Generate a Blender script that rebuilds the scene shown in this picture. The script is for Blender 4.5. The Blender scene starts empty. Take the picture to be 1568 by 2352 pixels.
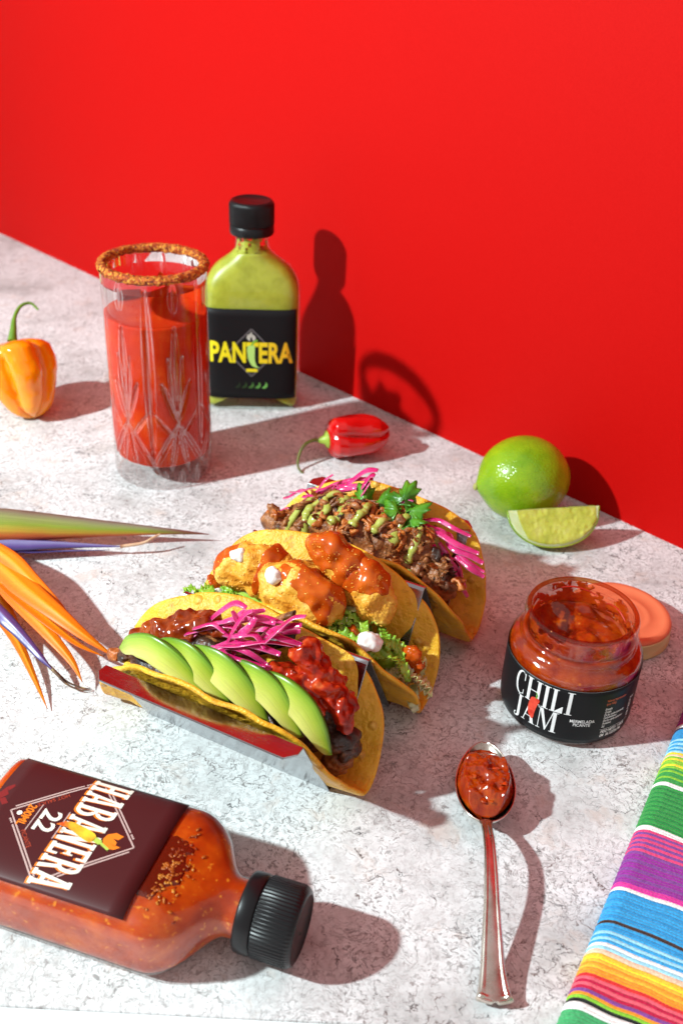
import bpy, bmesh, math, random
import numpy as np
from mathutils import Vector, Matrix, noise
from mathutils.bvhtree import BVHTree

# ------------------------------------------------------------------ camera, world, light, exposure
scene = bpy.context.scene
CM = 0.01                                   # everything below is laid out in centimetres

def setup_camera():
    pitch, roll, height = math.radians(32.32), math.radians(2.95), 32.0
    F = Vector((0, math.cos(pitch), -math.sin(pitch)))
    R0 = Vector((1, 0, 0)); U0 = Vector((0, math.sin(pitch), math.cos(pitch)))
    c, s = math.cos(roll), math.sin(roll)
    R = R0*c + U0*s
    U = U0*c - R0*s
    cd = bpy.data.cameras.new('camera')
    cd.sensor_fit = 'VERTICAL'; cd.sensor_height = 36; cd.sensor_width = 24
    cd.lens = 36*2313.56/2352
    cd.clip_start = 0.01; cd.clip_end = 100
    cd.dof.use_dof = True; cd.dof.focus_distance = 0.425; cd.dof.aperture_fstop = 13
    co = bpy.data.objects.new('camera', cd)
    scene.collection.objects.link(co)
    m = Matrix((R, U, -F)).transposed().to_4x4()
    m.translation = Vector((0, 0, height*CM))
    co.matrix_world = m
    scene.camera = co
setup_camera()

world = bpy.data.worlds.new('World'); scene.world = world; world.use_nodes = True
bg = world.node_tree.nodes['Background']
bg.inputs['Color'].default_value = (1.0, 0.85, 0.83, 1)
bg.inputs['Strength'].default_value = 0.52

ld = bpy.data.lights.new('studio_lamp', 'SPOT')       # one hard studio head, up and to the left, feathered towards its edge
ld.energy = 94; ld.shadow_soft_size = 0.019; ld.color = (0.83, 0.99, 1.0)
ld.spot_size = math.radians(116); ld.spot_blend = 1.0
lo = bpy.data.objects.new('studio_lamp', ld)
lo.location = (-0.90, 0.09, 0.74)
lo.rotation_euler = Vector((0.95, 0.31, -0.71)).to_track_quat('-Z', 'Y').to_euler()
scene.collection.objects.link(lo)

scene.view_settings.view_transform = 'Standard'
scene.view_settings.look = 'None'
scene.view_settings.exposure = 0.13
scene.view_settings.gamma = 1.0
scene.render.engine = 'CYCLES'
cy = scene.cycles
cy.use_denoising = True
cy.max_bounces = 8; cy.diffuse_bounces = 3; cy.glossy_bounces = 4
cy.transmission_bounces = 8; cy.transparent_max_bounces = 16
cy.caustics_reflective = False; cy.caustics_refractive = False
cy.use_adaptive_sampling = True; cy.adaptive_threshold = 0.03
cy.blur_glossy = 0.6; cy.sample_clamp_indirect = 4.0

# ------------------------------------------------------------------ helpers
COL = scene.collection
rnd = random.Random(7)

def fbm(p, o=3):
    v, a, f = 0.0, 1.0, 1.0
    for _ in range(o):
        v += a*noise.noise(Vector((p[0]*f, p[1]*f, p[2]*f))); a *= .5; f *= 2.03
    return v

def smooth01(a, b, x):
    t = min(1, max(0, (x-a)/(b-a))); return t*t*(3-2*t)

def link(o, parent=None):
    COL.objects.link(o)
    if parent is not None: o.parent = parent
    return o

def empty(name, label, cat, loc, rotz=0.0, group=None):
    o = bpy.data.objects.new(name, None)
    o.empty_display_size = 0.01
    o.location = [v*CM for v in loc]; o.rotation_euler = (0, 0, rotz)
    o['label'] = label; o['category'] = cat
    if group: o['group'] = group
    return link(o)

def tag(o, label, cat, group=None):
    o['label'] = label; o['category'] = cat
    if group: o['group'] = group
    return o

def mdata(name, verts, faces, mat=None, smooth=True, uvs=None):
    me = bpy.data.meshes.new(name)
    me.from_pydata([(v[0]*CM, v[1]*CM, v[2]*CM) for v in verts], [], [tuple(f) for f in faces])
    if smooth: me.polygons.foreach_set('use_smooth', [True]*len(me.polygons))
    if uvs is not None:
        ul = me.uv_layers.new(name='UVMap')
        li = np.empty(len(me.loops), dtype=np.int32); me.loops.foreach_get('vertex_index', li)
        ul.data.foreach_set('uv', np.asarray(uvs, dtype=np.float32)[li].ravel())
    for m in (mat if isinstance(mat, (list, tuple)) else [mat]):
        if m is not None: me.materials.append(m)
    me.update()
    return me

def mk(name, verts, faces, mat, parent=None, smooth=True, uvs=None, solid=0.0, subsurf=0, loc=None, fix=False):
    me = mdata(name, verts, faces, mat, smooth, uvs)
    if fix:
        bm = bmesh.new(); bm.from_mesh(me); bmesh.ops.recalc_face_normals(bm, faces=bm.faces); bm.to_mesh(me); bm.free()
    o = bpy.data.objects.new(name, me)
    if loc is not None: o.location = [v*CM for v in loc]
    link(o, parent)
    if solid:
        s = o.modifiers.new('solid', 'SOLIDIFY'); s.thickness = solid*CM; s.offset = 0
    if subsurf:
        s = o.modifiers.new('sub', 'SUBSURF'); s.levels = subsurf; s.render_levels = subsurf
    return o

def grid_faces(nu, nv, wrap_u=False, wrap_v=False):
    f = []
    for i in range(nu if wrap_u else nu-1):
        for j in range(nv if wrap_v else nv-1):
            a = i*nv+j; b = ((i+1) % nu)*nv+j; c = ((i+1) % nu)*nv+(j+1) % nv; d = i*nv+(j+1) % nv
            f.append((a, b, c, d))
    return f

def lathe(profile, n=64, rf=None):
    """profile (r,z) list bottom to top -> verts, faces, uvs"""
    V, U = [], []
    m = len(profile)
    for i in range(n):
        t = 2*math.pi*i/n
        for j, (r, z) in enumerate(profile):
            rr = rf(t, r, z, j) if rf else r
            V.append((rr*math.cos(t), rr*math.sin(t), z)); U.append((i/n, j/(m-1)))
    F = grid_faces(n, m, wrap_u=True)
    F = [f for f in F]
    if profile[0][0] > 1e-6: F.append(tuple(i*m for i in range(n))[::-1])
    if profile[-1][0] > 1e-6: F.append(tuple(i*m+m-1 for i in range(n)))
    return V, F, U

def open_lathe(profile, n=64, rf=None):
    V, F, U = lathe(profile, n, rf)
    return V, [f for f in F if len(f) == 4], U

def catmull(P, n):
    P = [np.array(p, float) for p in P]
    Q = [2*P[0]-P[1]]+P+[2*P[-1]-P[-2]]
    out = []
    m = len(P)-1
    for k in range(n+1):
        x = k/n*m; i = min(int(x), m-1); t = x-i
        p0, p1, p2, p3 = Q[i], Q[i+1], Q[i+2], Q[i+3]
        out.append(.5*((2*p1)+(-p0+p2)*t+(2*p0-5*p1+4*p2-p3)*t*t+(-p0+3*p1-3*p2+p3)*t**3))
    return out

def tube(pts, rw, rt=None, n=8, up=(0, 0, 1), caps=True):
    """swept ellipse; rw half width (sideways), rt half thickness (along up); radii may be lists"""
    m = len(pts); P = [np.array(p, float) for p in pts]
    rw = rw if hasattr(rw, '__len__') else [rw]*m
    rt = rw if rt is None else (rt if hasattr(rt, '__len__') else [rt]*m)
    V, U = [], []
    up = np.array(up, float)
    side_prev = None
    for i in range(m):
        T = P[min(i+1, m-1)]-P[max(i-1, 0)]; T /= (np.linalg.norm(T)+1e-9)
        if side_prev is None:
            S = np.cross(T, up)
            if np.linalg.norm(S) < 1e-3: S = np.cross(T, (1, 0, 0.2))
        else:
            S = side_prev-T*np.dot(side_prev, T)
        S /= np.linalg.norm(S)+1e-9; side_prev = S
        N = np.cross(S, T)
        for k in range(n):
            a = 2*math.pi*k/n
            V.append(tuple(P[i]+S*rw[i]*math.cos(a)+N*rt[i]*math.sin(a))); U.append((i/(m-1), k/n))
    F = grid_faces(m, n, wrap_v=True)
    F = [f[::-1] for f in F]
    if caps:
        F.append(tuple(range(n))); F.append(tuple(range((m-1)*n, m*n))[::-1])
    return V, F, U

_ico = {}
def ico(sub):
    if sub not in _ico:
        bm = bmesh.new(); bmesh.ops.create_icosphere(bm, subdivisions=sub, radius=1)
        _ico[sub] = ([tuple(v.co) for v in bm.verts], [tuple(v.index for v in f.verts) for f in bm.faces]); bm.free()
    return _ico[sub]

def blob(c, r, rot=(0, 0, 0), amp=.1, freq=1.0, seed=0, sub=4, off=None, oct=3, bend=0.0):
    """noisy ellipsoid; off(world point, unit point)-> extra offset in cm along the unit normal"""
    V, F = ico(sub)
    M = Matrix.Identity(3)
    from mathutils import Euler
    M = Euler(rot).to_matrix()
    out = []
    for v in V:
        p = Vector((v[0]*r[0], v[1]*r[1], v[2]*r[2]))
        if bend: p.z -= bend*p.x*p.x
        nrm = Vector((v[0]/r[0], v[1]/r[1], v[2]/r[2])).normalized()
        q = M @ p + Vector(c)
        d = amp*fbm((q.x*freq+seed*7.1, q.y*freq-seed*3.3, q.z*freq+seed), oct)
        wn = M @ nrm
        if off: d += off(q, Vector(v))
        q = q+wn*d
        out.append((q.x, q.y, q.z))
    return out, list(F)

def fused(name, parts, m, parent, voxel=.055, smooth=6):
    V, F = join_geo(parts)
    o = mk(name, V, F, m, parent)
    md = o.modifiers.new('fuse', 'REMESH'); md.mode = 'VOXEL'; md.voxel_size = voxel*CM; md.use_smooth_shade = True
    if smooth:
        sm = o.modifiers.new('smooth', 'SMOOTH'); sm.factor = .6; sm.iterations = smooth
    return o

def join_geo(parts):
    V, F = [], []
    for v, f in parts:
        n = len(V); V += list(v); F += [tuple(i+n for i in q) for q in f]
    return V, F

def bvh(parts):
    V, F = join_geo(parts)
    return BVHTree.FromPolygons([Vector(v) for v in V], F)

def drop(tree, x, y, z0=20.0, default=None):
    h = tree.ray_cast(Vector((x, y, z0)), Vector((0, 0, -1)))
    return h[0].z if h[0] is not None else default

# ------------------------------------------------------------------ materials
def mat(name, col=(.8, .8, .8), rough=.5, metal=0.0, spec=.5, sss=0.0, sss_r=(1, .3, .1), sss_scale=.004, coat=0.0, coat_rough=.03, ior=1.45):
    m = bpy.data.materials.new(name); m.use_nodes = True
    b = m.node_tree.nodes['Principled BSDF']
    b.inputs['Base Color'].default_value = (*col, 1); b.inputs['Roughness'].default_value = rough
    b.inputs['Metallic'].default_value = metal; b.inputs['Specular IOR Level'].default_value = spec
    b.inputs['IOR'].default_value = ior
    if sss:
        b.inputs['Subsurface Weight'].default_value = sss
        b.inputs['Subsurface Radius'].default_value = sss_r
        b.inputs['Subsurface Scale'].default_value = sss_scale
    if coat:
        b.inputs['Coat Weight'].default_value = coat; b.inputs['Coat Roughness'].default_value = coat_rough
    return m

class NT:
    """tiny node-building helper"""
    def __init__(self, m):
        self.m = m; self.t = m.node_tree; self.n = self.t.nodes; self.l = self.t.links
        self.b = self.n.get('Principled BSDF')
    def add(self, typ, **kw):
        nd = self.n.new(typ)
        for k, v in kw.items():
            if k.startswith('_'): setattr(nd, k[1:], v)
            else:
                key = k.replace('__', ' ')
                inp = nd.inputs[int(key[1:])] if key[0] == 'i' and key[1:].isdigit() else nd.inputs[key]
                if hasattr(v, 'is_output') or isinstance(v, bpy.types.NodeSocket): self.l.new(v, inp)
                else: inp.default_value = v
        return nd
    def coord(self, out='Object'): return self.add('ShaderNodeTexCoord').outputs[out]
    def noise(self, vec, scale, detail=4, rough=.55, dist=0.0):
        return self.add('ShaderNodeTexNoise', Vector=vec, Scale=scale, Detail=detail, Roughness=rough, Distortion=dist)
    def voro(self, vec, scale, feature='DISTANCE_TO_EDGE', rand=1.0):
        nd = self.n.new('ShaderNodeTexVoronoi'); nd.feature = feature
        self.l.new(vec, nd.inputs['Vector']); nd.inputs['Scale'].default_value = scale; nd.inputs['Randomness'].default_value = rand
        return nd
    def ramp(self, fac, stops, interp='LINEAR'):
        nd = self.n.new('ShaderNodeValToRGB'); nd.color_ramp.interpolation = interp
        e = nd.color_ramp.elements
        while len(e) < len(stops): e.new(.5)
        for k, (p, c) in enumerate(stops):
            e[k].position = p
            e[k].color = (c, c, c, 1) if not hasattr(c, '__len__') else (*c[:3], 1)
        self.l.new(fac, nd.inputs[0]); return nd.outputs[0]
    def mix(self, fac, a, b, mode='MIX'):
        nd = self.n.new('ShaderNodeMix'); nd.data_type = 'RGBA'; nd.blend_type = mode
        for v, i in ((fac, 0), (a, 6), (b, 7)):
            if isinstance(v, bpy.types.NodeSocket): self.l.new(v, nd.inputs[i])
            else: nd.inputs[i].default_value = v if i == 0 else (*v[:3], 1)
        return nd.outputs[2]
    def math(self, op, a, b=0.0):
        nd = self.n.new('ShaderNodeMath'); nd.operation = op
        for v, i in ((a, 0), (b, 1)):
            if isinstance(v, bpy.types.NodeSocket): self.l.new(v, nd.inputs[i])
            else: nd.inputs[i].default_value = v
        return nd.outputs[0]
    def base(self, s): self.l.new(s, self.b.inputs['Base Color'])
    def rough(self, s): self.l.new(s, self.b.inputs['Roughness'])
    def bump(self, h, strength=.3, dist=.001, nrm=None):
        nd = self.n.new('ShaderNodeBump'); nd.inputs['Strength'].default_value = strength; nd.inputs['Distance'].default_value = dist
        self.l.new(h, nd.inputs['Height'])
        if nrm is not None: self.l.new(nrm, nd.inputs['Normal'])
        return nd.outputs[0]
    def normal(self, s):
        self.l.new(s, self.b.inputs['Normal'])
        if 'Coat Normal' in self.b.inputs: self.l.new(s, self.b.inputs['Coat Normal'])

def noisy(name, stops, scale, rough=.5, detail=4, bump=0.0, bscale=None, bdist=.0006, **kw):
    m = mat(name, stops[0][1], rough, **kw); t = NT(m)
    co = t.coord()
    t.base(t.ramp(t.noise(co, scale, detail).outputs['Fac'], stops))
    if bump: t.normal(t.bump(t.noise(co, bscale or scale*2, 4).outputs['Fac'], bump, bdist))
    return m

def thin_glass(name, tint=(1, 1, 1), rough=.0, ior=1.5, refr=0.0, gain=1.0):
    """clear glass: see-through with mirror reflections by Fresnel, part of it truly refracting"""
    m = bpy.data.materials.new(name); m.use_nodes = True
    n, l = m.node_tree.nodes, m.node_tree.links
    n.remove(n['Principled BSDF']); out = n['Material Output']
    tr = n.new('ShaderNodeBsdfTransparent'); tr.inputs[0].default_value = (*tint, 1)
    gl = n.new('ShaderNodeBsdfGlossy'); gl.inputs['Roughness'].default_value = rough
    fr = n.new('ShaderNodeFresnel')
    ge = n.new('ShaderNodeNewGeometry'); mr = n.new('ShaderNodeMapRange')      # same reflectance from inside as from outside, as for a thin pane
    l.new(ge.outputs['Backfacing'], mr.inputs[0]); mr.inputs[3].default_value = ior; mr.inputs[4].default_value = 1/ior
    l.new(mr.outputs[0], fr.inputs[0])
    mx = n.new('ShaderNodeMixShader'); f = fr.outputs[0]
    if gain != 1:
        mm = n.new('ShaderNodeMath'); mm.operation = 'MULTIPLY'; l.new(f, mm.inputs[0]); mm.inputs[1].default_value = gain; mm.use_clamp = True; f = mm.outputs[0]
    l.new(f, mx.inputs[0]); l.new(tr.outputs[0], mx.inputs[1]); l.new(gl.outputs[0], mx.inputs[2])
    s = mx.outputs[0]
    if refr > 0:
        g = n.new('ShaderNodeBsdfGlass'); g.inputs['IOR'].default_value = 1.48; g.inputs['Roughness'].default_value = 0.0
        g.inputs['Color'].default_value = (*tint, 1)
        m2 = n.new('ShaderNodeMixShader'); m2.inputs[0].default_value = refr
        l.new(s, m2.inputs[1]); l.new(g.outputs[0], m2.inputs[2]); s = m2.outputs[0]
    l.new(s, out.inputs['Surface'])
    return m

# ------------------------------------------------------------------ setting: tabletop, wall, white base
def tabletop_material():
    m = mat('whitewashed_plaster', (.7, .7, .7), .55, spec=.25); t = NT(m); co = t.coord()
    warp = t.noise(co, 55, 4, .6)
    w2 = t.add('ShaderNodeVectorMath', _operation='SCALE', i0=warp.outputs['Color']); w2.inputs['Scale'].default_value = .016
    v2 = t.add('ShaderNodeVectorMath', _operation='ADD', i0=co, i1=w2.outputs[0]).outputs[0]
    warpb = t.noise(co, 260, 3, .6)
    w3 = t.add('ShaderNodeVectorMath', _operation='SCALE', i0=warpb.outputs['Color']); w3.inputs['Scale'].default_value = .006
    v3 = t.add('ShaderNodeVectorMath', _operation='ADD', i0=v2, i1=w3.outputs[0]).outputs[0]
    # cloudy plaster
    base = t.ramp(t.noise(co, 17, 6, .66).outputs['Fac'], [(.30, (.44, .44, .435)), (.43, (.62, .625, .625)), (.53, (.745, .755, .76)), (.64, (.775, .785, .79)), (.76, (.63, .625, .61))])
    speck = t.noise(co, 330, 3, .7).outputs['Fac']
    base = t.mix(t.ramp(speck, [(.36, .45), (.52, 0.0)]), base, (.44, .42, .42))
    grit = t.math('MULTIPLY', t.ramp(t.noise(v2, 620, 2, .6).outputs['Fac'], [(.55, 0.0), (.66, 1.0)]), t.ramp(t.noise(co, 34, 3, .6).outputs['Fac'], [(.40, .15), (.60, .85)]))
    base = t.mix(grit, base, (.26, .25, .245))
    rust = t.ramp(t.noise(v2, 44, 4, .65).outputs['Fac'], [(.60, 0.0), (.74, .45)])
    base = t.mix(rust, base, (.60, .47, .40))
    # short dark hair cracks: thin voronoi borders broken up by noise masks
    def cracks(vec, scale, width, mask_scale, lo, hi, seedshift):
        mp = t.add('ShaderNodeVectorMath', _operation='ADD', i0=vec, i1=(seedshift, seedshift*.7, 0)).outputs[0]
        d = t.voro(mp, scale).outputs['Distance']
        line = t.ramp(d, [(0.0, 1.0), (width, 0.0)])
        brk = t.ramp(t.noise(mp, mask_scale, 3, .6).outputs['Fac'], [(lo, 0.0), (hi, 1.0)])
        cl = t.math('MULTIPLY', t.ramp(t.noise(mp, 26, 4, .6).outputs['Fac'], [(.40, 0.0), (.55, 1.0)]), t.ramp(t.noise(mp, 7, 2, .5).outputs['Fac'], [(.34, .45), (.56, 1.0)]))
        return t.math('MULTIPLY', t.math('MULTIPLY', line, brk), cl)
    c1 = cracks(v3, 210, .085, 240, .46, .58, .13)
    c2 = cracks(v3, 105, .048, 130, .48, .60, .71)
    c3 = cracks(v2, 340, .10, 300, .46, .60, .37)
    c4 = cracks(v3, 42, .015, 60, .51, .60, .93)
    fac = t.math('MAXIMUM', t.math('MAXIMUM', c1, c2), t.math('MAXIMUM', t.math('MULTIPLY', c3, .55), c4))
    tone = t.ramp(t.noise(co, 60, 2).outputs['Fac'], [(.4, (.02, .018, .02)), (.6, (.10, .055, .045))])
    col = t.mix(fac, base, tone)
    t.base(col)
    t.normal(t.bump(t.noise(co, 220, 2).outputs['Fac'], .10, .0006))
    for nd in t.n:
        if nd.type == 'TEX_NOISE': nd.noise_dimensions = '2D'
        elif nd.type == 'TEX_VORONOI': nd.voronoi_dimensions = '2D'
    return m

WA = Vector((-35.76, 99.75, 0)); WD = Vector((.7344, -.6787, 0)); WN = Vector((-.6787, -.7344, 0))   # wall foot line, its run and its facing
def wall_pt(s, d=0.0): return WA+WD*s-WN*d

def build_setting():
    # tabletop board: a thick slab whose front edge is seen at the lower left
    L0, L1 = wall_pt(-60, 1.0), wall_pt(150, 1.0)
    poly = [(-95, 19.1), (74.4, 19.1)]
    poly = [(-95, 19.1), (L1.x, 19.1 if L1.y < 19.1 else L1.y)]
    # clip the wall line at y=19.1
    s_end = (19.1-WA.y)/WD.y
    E = wall_pt(s_end, 1.0)
    top = [(-95, 19.1), (E.x, 19.1), (L0.x, L0.y), (-95, L0.y)]
    V = [(x, y, 0) for x, y in top]+[(x, y, -.14) for x, y in top]
    F = [(0, 1, 2, 3), (7, 6, 5, 4)]+[(i, i+4, (i+1) % 4+4, (i+1) % 4) for i in range(4)]
    o = mk('tabletop', V, F, tabletop_material(), smooth=False, fix=True)
    bv = o.modifiers.new('bevel', 'BEVEL'); bv.width = .0002; bv.segments = 1
    o['kind'] = 'structure'; o['label'] = 'white plaster tabletop with fine dark hair cracks'
    # white sheet the board lies on
    wm = mat('white_sheet', (.88, .88, .88), .7)
    V = [(-120, -60, -.15), (120, -60, -.15), (120, 40, -.15), (-120, 40, -.15)]
    g = mk('white_ground', V, [(0, 1, 2, 3)], wm, smooth=False); g['kind'] = 'structure'; g['label'] = 'plain white sheet under the front edge of the tabletop'
    # red backdrop
    rm = mat('red_paper', (.48, .003, .0025), .6, spec=.08); t = NT(rm); co = t.coord()
    t.base(t.ramp(t.noise(co, 900, 3, .7).outputs['Fac'], [(.3, (.46, .0025, .002)), (.7, (.49, .004, .003))]))
    t.rough(t.ramp(t.noise(co, 700, 3, .7).outputs['Fac'], [(.3, .50), (.7, .62)]))
    t.normal(t.bump(t.noise(co, 1100, 2, .7).outputs['Fac'], .18, .0004))
    a, b = wall_pt(-70), wall_pt(110)
    V = []
    for p, d in ((a, 0), (b, 0), (b, 1), (a, 1)):
        q = p-WN*d
        V += [(q.x, q.y, -.13), (q.x, q.y, 120)]
    F = [(0, 2, 3, 1), (2, 4, 5, 3), (4, 6, 7, 5), (6, 0, 1, 7), (1, 3, 5, 7), (0, 6, 4, 2)]
    o = mk('wall', V, F, rm, smooth=False, fix=True); o['kind'] = 'structure'; o['label'] = 'plain red paper backdrop standing behind the table'
build_setting()

# ------------------------------------------------------------------ lettering
def rc(x0, y0, x1, y1): return [(x0, y0), (x1, y0), (x1, y1), (x0, y1)]
def ringp(cx, cy, rx, ry, ix, iy, a0, a1, dx=0, n=16):
    out = []
    for k in range(n):
        a, b = math.radians(a0+(a1-a0)*k/n), math.radians(a0+(a1-a0)*(k+1)/n)
        P = lambda t, x, y, d: (cx+d+x*math.cos(t), cy+y*math.sin(t))
        out.append([P(a, rx, ry, 0), P(b, rx, ry, 0), P(b, ix, iy, dx), P(a, ix, iy, dx)])
    return out
SLAB = {  # condensed slab capitals, unit height
    'H': (.50, [rc(.05, 0, .19, 1), rc(.31, 0, .45, 1), rc(.19, .44, .31, .56), rc(0, 0, .23, .09), rc(.27, 0, .5, .09), rc(0, .91, .23, 1), rc(.27, .91, .5, 1)]),
    'A': (.52, [[(.04, 0), (.17, 0), (.27, 1), (.19, 1)], [(.35, 0), (.48, 0), (.34, 1), (.24, 1)], rc(.14, .24, .38, .34), rc(0, 0, .21, .09), rc(.31, 0, .52, .09), rc(.14, .91, .36, 1)]),
    'B': (.48, [rc(.05, 0, .19, 1), rc(0, 0, .25, .09), rc(0, .91, .25, 1), rc(.19, .45, .27, .55)]+ringp(.24, .755, .2, .245, .08, .14, -90, 90, 0, 10)+ringp(.24, .255, .22, .255, .09, .15, -90, 90, 0, 10)+[rc(.19, 0, .24, .1), rc(.19, .9, .24, 1)]),
    'N': (.52, [rc(.05, 0, .17, 1), rc(.35, 0, .47, 1), [(.05, 1), (.2, 1), (.47, 0), (.33, 0)], rc(0, 0, .22, .09), rc(0, .91, .17, 1), rc(.29, .91, .52, 1)]),
    'E': (.46, [rc(.05, 0, .19, 1), rc(0, 0, .44, .1), rc(0, .9, .44, 1), rc(.19, .45, .33, .55), rc(.36, .1, .44, .26), rc(.36, .74, .44, .9), rc(.3, .38, .35, .62)]),
    'R': (.50, [rc(.05, 0, .19, 1), rc(0, 0, .25, .09), rc(0, .91, .25, 1), rc(.19, .42, .28, .52), rc(.19, .9, .24, 1)]+ringp(.24, .71, .21, .29, .08, .18, -90, 90, 0, 10)+[[(.24, .46), (.36, .46), (.5, 0), (.36, 0)]]),
}
SERIF = {  # condensed high-contrast serif capitals
    'C': (.50, ringp(.27, .5, .25, .51, .19, .47, 48, 312, .035, 26)+[rc(.415, .66, .45, .97), rc(.415, .04, .44, .26)]),
    'H': (.62, [rc(.06, 0, .18, 1), rc(.44, 0, .56, 1), rc(.18, .49, .44, .525), rc(0, 0, .24, .03), rc(.38, 0, .62, .03), rc(0, .97, .24, 1), rc(.38, .97, .62, 1)]),
    'I': (.26, [rc(.07, 0, .19, 1), rc(0, 0, .26, .03), rc(0, .97, .26, 1)]),
    'L': (.48, [rc(.06, 0, .18, 1), rc(0, 0, .46, .03), rc(0, .97, .24, 1), [(.18, .03), (.46, .03), (.46, .3), (.43, .3)]]),
    'J': (.36, [rc(.16, .05, .28, 1), rc(.09, .97, .35, 1)]+ringp(.1, .04, .18, .16, .08, .12, -90, 0, -.02, 8)+ringp(.1, -.02, .1, .1, .06, .06, 90, 270, 0, 8)),
    'A': (.60, [[(.34, 1), (.26, 1), (.06, 0), (.09, 0)], [(.34, 1), (.24, 1), (.41, 0), (.55, 0)], rc(.14, .29, .44, .32), rc(0, 0, .16, .03), rc(.36, 0, .6, .03)]),
    'M': (.80, [rc(.07, 0, .1, 1), rc(.6, 0, .73, 1), [(.07, 1), (.2, 1), (.42, .1), (.36, .0)], [(.36, 0), (.39, 0), (.62, 1), (.58, 1)], rc(0, 0, .17, .03), rc(.54, 0, .8, .03), rc(0, .97, .2, 1), rc(.58, .97, .8, 1)]),
}
def glyphs(text, font, height, gap=.06):
    """-> convex polygons (2D, cm), total width; origin at left baseline"""
    x, out = 0.0, []
    for ch in text:
        if ch == ' ': x += .25; continue
        w, polys = font[ch]
        out += [[((px+x)*height, py*height) for px, py in p] for p in polys]
        x += w+gap
    return out, (x-gap)*height

def font_polys(text, size, sx=1.0, bold=0.0, align='LEFT', shear=0.0, space=1.0):
    """lettering drawn with Blender's built-in font -> verts2d, faces, width"""
    cu = bpy.data.curves.new('tmp_text', 'FONT'); cu.body = text; cu.size = size; cu.offset = bold; cu.align_x = align
    cu.shear = shear; cu.resolution_u = 3; cu.space_character = space
    ob = bpy.data.objects.new('tmp_text', cu); COL.objects.link(ob)
    bpy.context.view_layer.update()
    me = bpy.data.meshes.new_from_object(ob.evaluated_get(bpy.context.evaluated_depsgraph_get()))
    V = [(v.co.x*sx, v.co.y) for v in me.vertices]; F = [tuple(p.vertices) for p in me.polygons]
    bpy.data.objects.remove(ob); bpy.data.curves.remove(cu); bpy.data.meshes.remove(me)
    w = max([v[0] for v in V] or [0])-min([v[0] for v in V] or [0])
    return V, F, w

def polys_to_vf(polys):
    V, F = [], []
    for p in polys:
        F.append(tuple(range(len(V), len(V)+len(p)))); V += list(p)
    return V, F

def print_on(name, V2, F, place, m, parent):
    """flat print: 2-D shapes laid on a surface by place(x, y)->3-D"""
    return mk(name, [place(x, y) for x, y in V2], F, m, parent, smooth=False)

def bar(p, q, w):
    d = np.array(q, float)-np.array(p, float); L = np.linalg.norm(d); n = np.array((-d[1], d[0]))/L*w/2
    p, q = np.array(p, float), np.array(q, float)
    return [tuple(p-n), tuple(q-n), tuple(q+n), tuple(p+n)]
def subdivide_bar(p, q, w, k=8):
    P, Q = np.array(p, float), np.array(q, float)
    return [bar(P+(Q-P)*i/k, P+(Q-P)*(i+1)/k, w) for i in range(k)]

M_BLACKPLASTIC = mat('black_plastic', (.007, .007, .008), .34, spec=.35)
M_GLASS = thin_glass('clear_glass', (.97, .985, .975), ior=1.42)

# ------------------------------------------------------------------ flask bottles
class Flask:
    def __init__(s, W, D, zs, zn, rn, ztop):
        s.W, s.D, s.zs, s.zn, s.rn, s.ztop = W/2, D/2, zs, zn, rn, ztop
    def wd(s, z, inset=0.0):
        W, D, n = s.W, s.D, 5.0
        if z < .45:
            k = math.sqrt(max(0, 1-((.45-z)/.45)**2)); W = s.W-.32*(1-k); D = s.D-.28*(1-k)
        if z > s.zs:
            t = min(1, (z-s.zs)/(s.zn-s.zs))
            # round shoulder running into a flared neck
            k = math.sqrt(max(0, 1-(min(t, .62)/.76)**2)) if t < .62 else None
            k62 = math.sqrt(1-(.62/.76)**2)
            slope = -(.62/.76**2)/k62
            if k is None:
                u = (t-.62)/.38
                # hermite from (k62, slope) to (0, 0)
                h00, h10 = 2*u**3-3*u**2+1, u**3-2*u**2+u
                k = max(0, h00*k62+h10*slope*.38)
            W = s.rn+(s.W-s.rn)*k
            D = s.rn+(s.D-s.rn)*(1-smooth01(0.05, 1, t))
            n = 5-3*smooth01(0, .95, t)
        return W-inset, D-inset, n
    def section(s, z, th, inset=0.0):
        W, D, n = s.wd(z, inset)
        c, q = math.cos(th), math.sin(th)
        r = (abs(c/W)**n+abs(q/D)**n)**(-1/n)
        return r*c, r*q
    def levels(s, z0, z1, k=60):
        L = [z0+(z1-z0)*i/k for i in range(k+1)]
        return L
    def shell(s, z0, z1, inset, n=96, k=70, lift=None):
        V, U = [], []
        # even spacing in width along the perimeter
        th = []
        for i in range(n):
            a = 2*math.pi*i/n
            th.append(math.atan2(math.sin(a)*.62, math.cos(a)))
        Z = s.levels(z0, z1, k)
        for i in range(n):
            for z in Z:
                x, y = s.section(z, th[i], inset); zz = lift(x, y, z) if lift else z
                V.append((x, y, zz)); U.append((i/n, (z-z0)/(z1-z0)))
        m = len(Z); F = grid_faces(n, m, wrap_u=True)
        F.append(tuple(i*m for i in range(n))[::-1]); F.append(tuple(i*m+m-1 for i in range(n)))
        return V, F, U
    def face_y(s, x, z):
        W, D, n = s.wd(z); return -D*(max(1e-6, 1-abs(x/W)**n))**(1/n)

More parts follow.
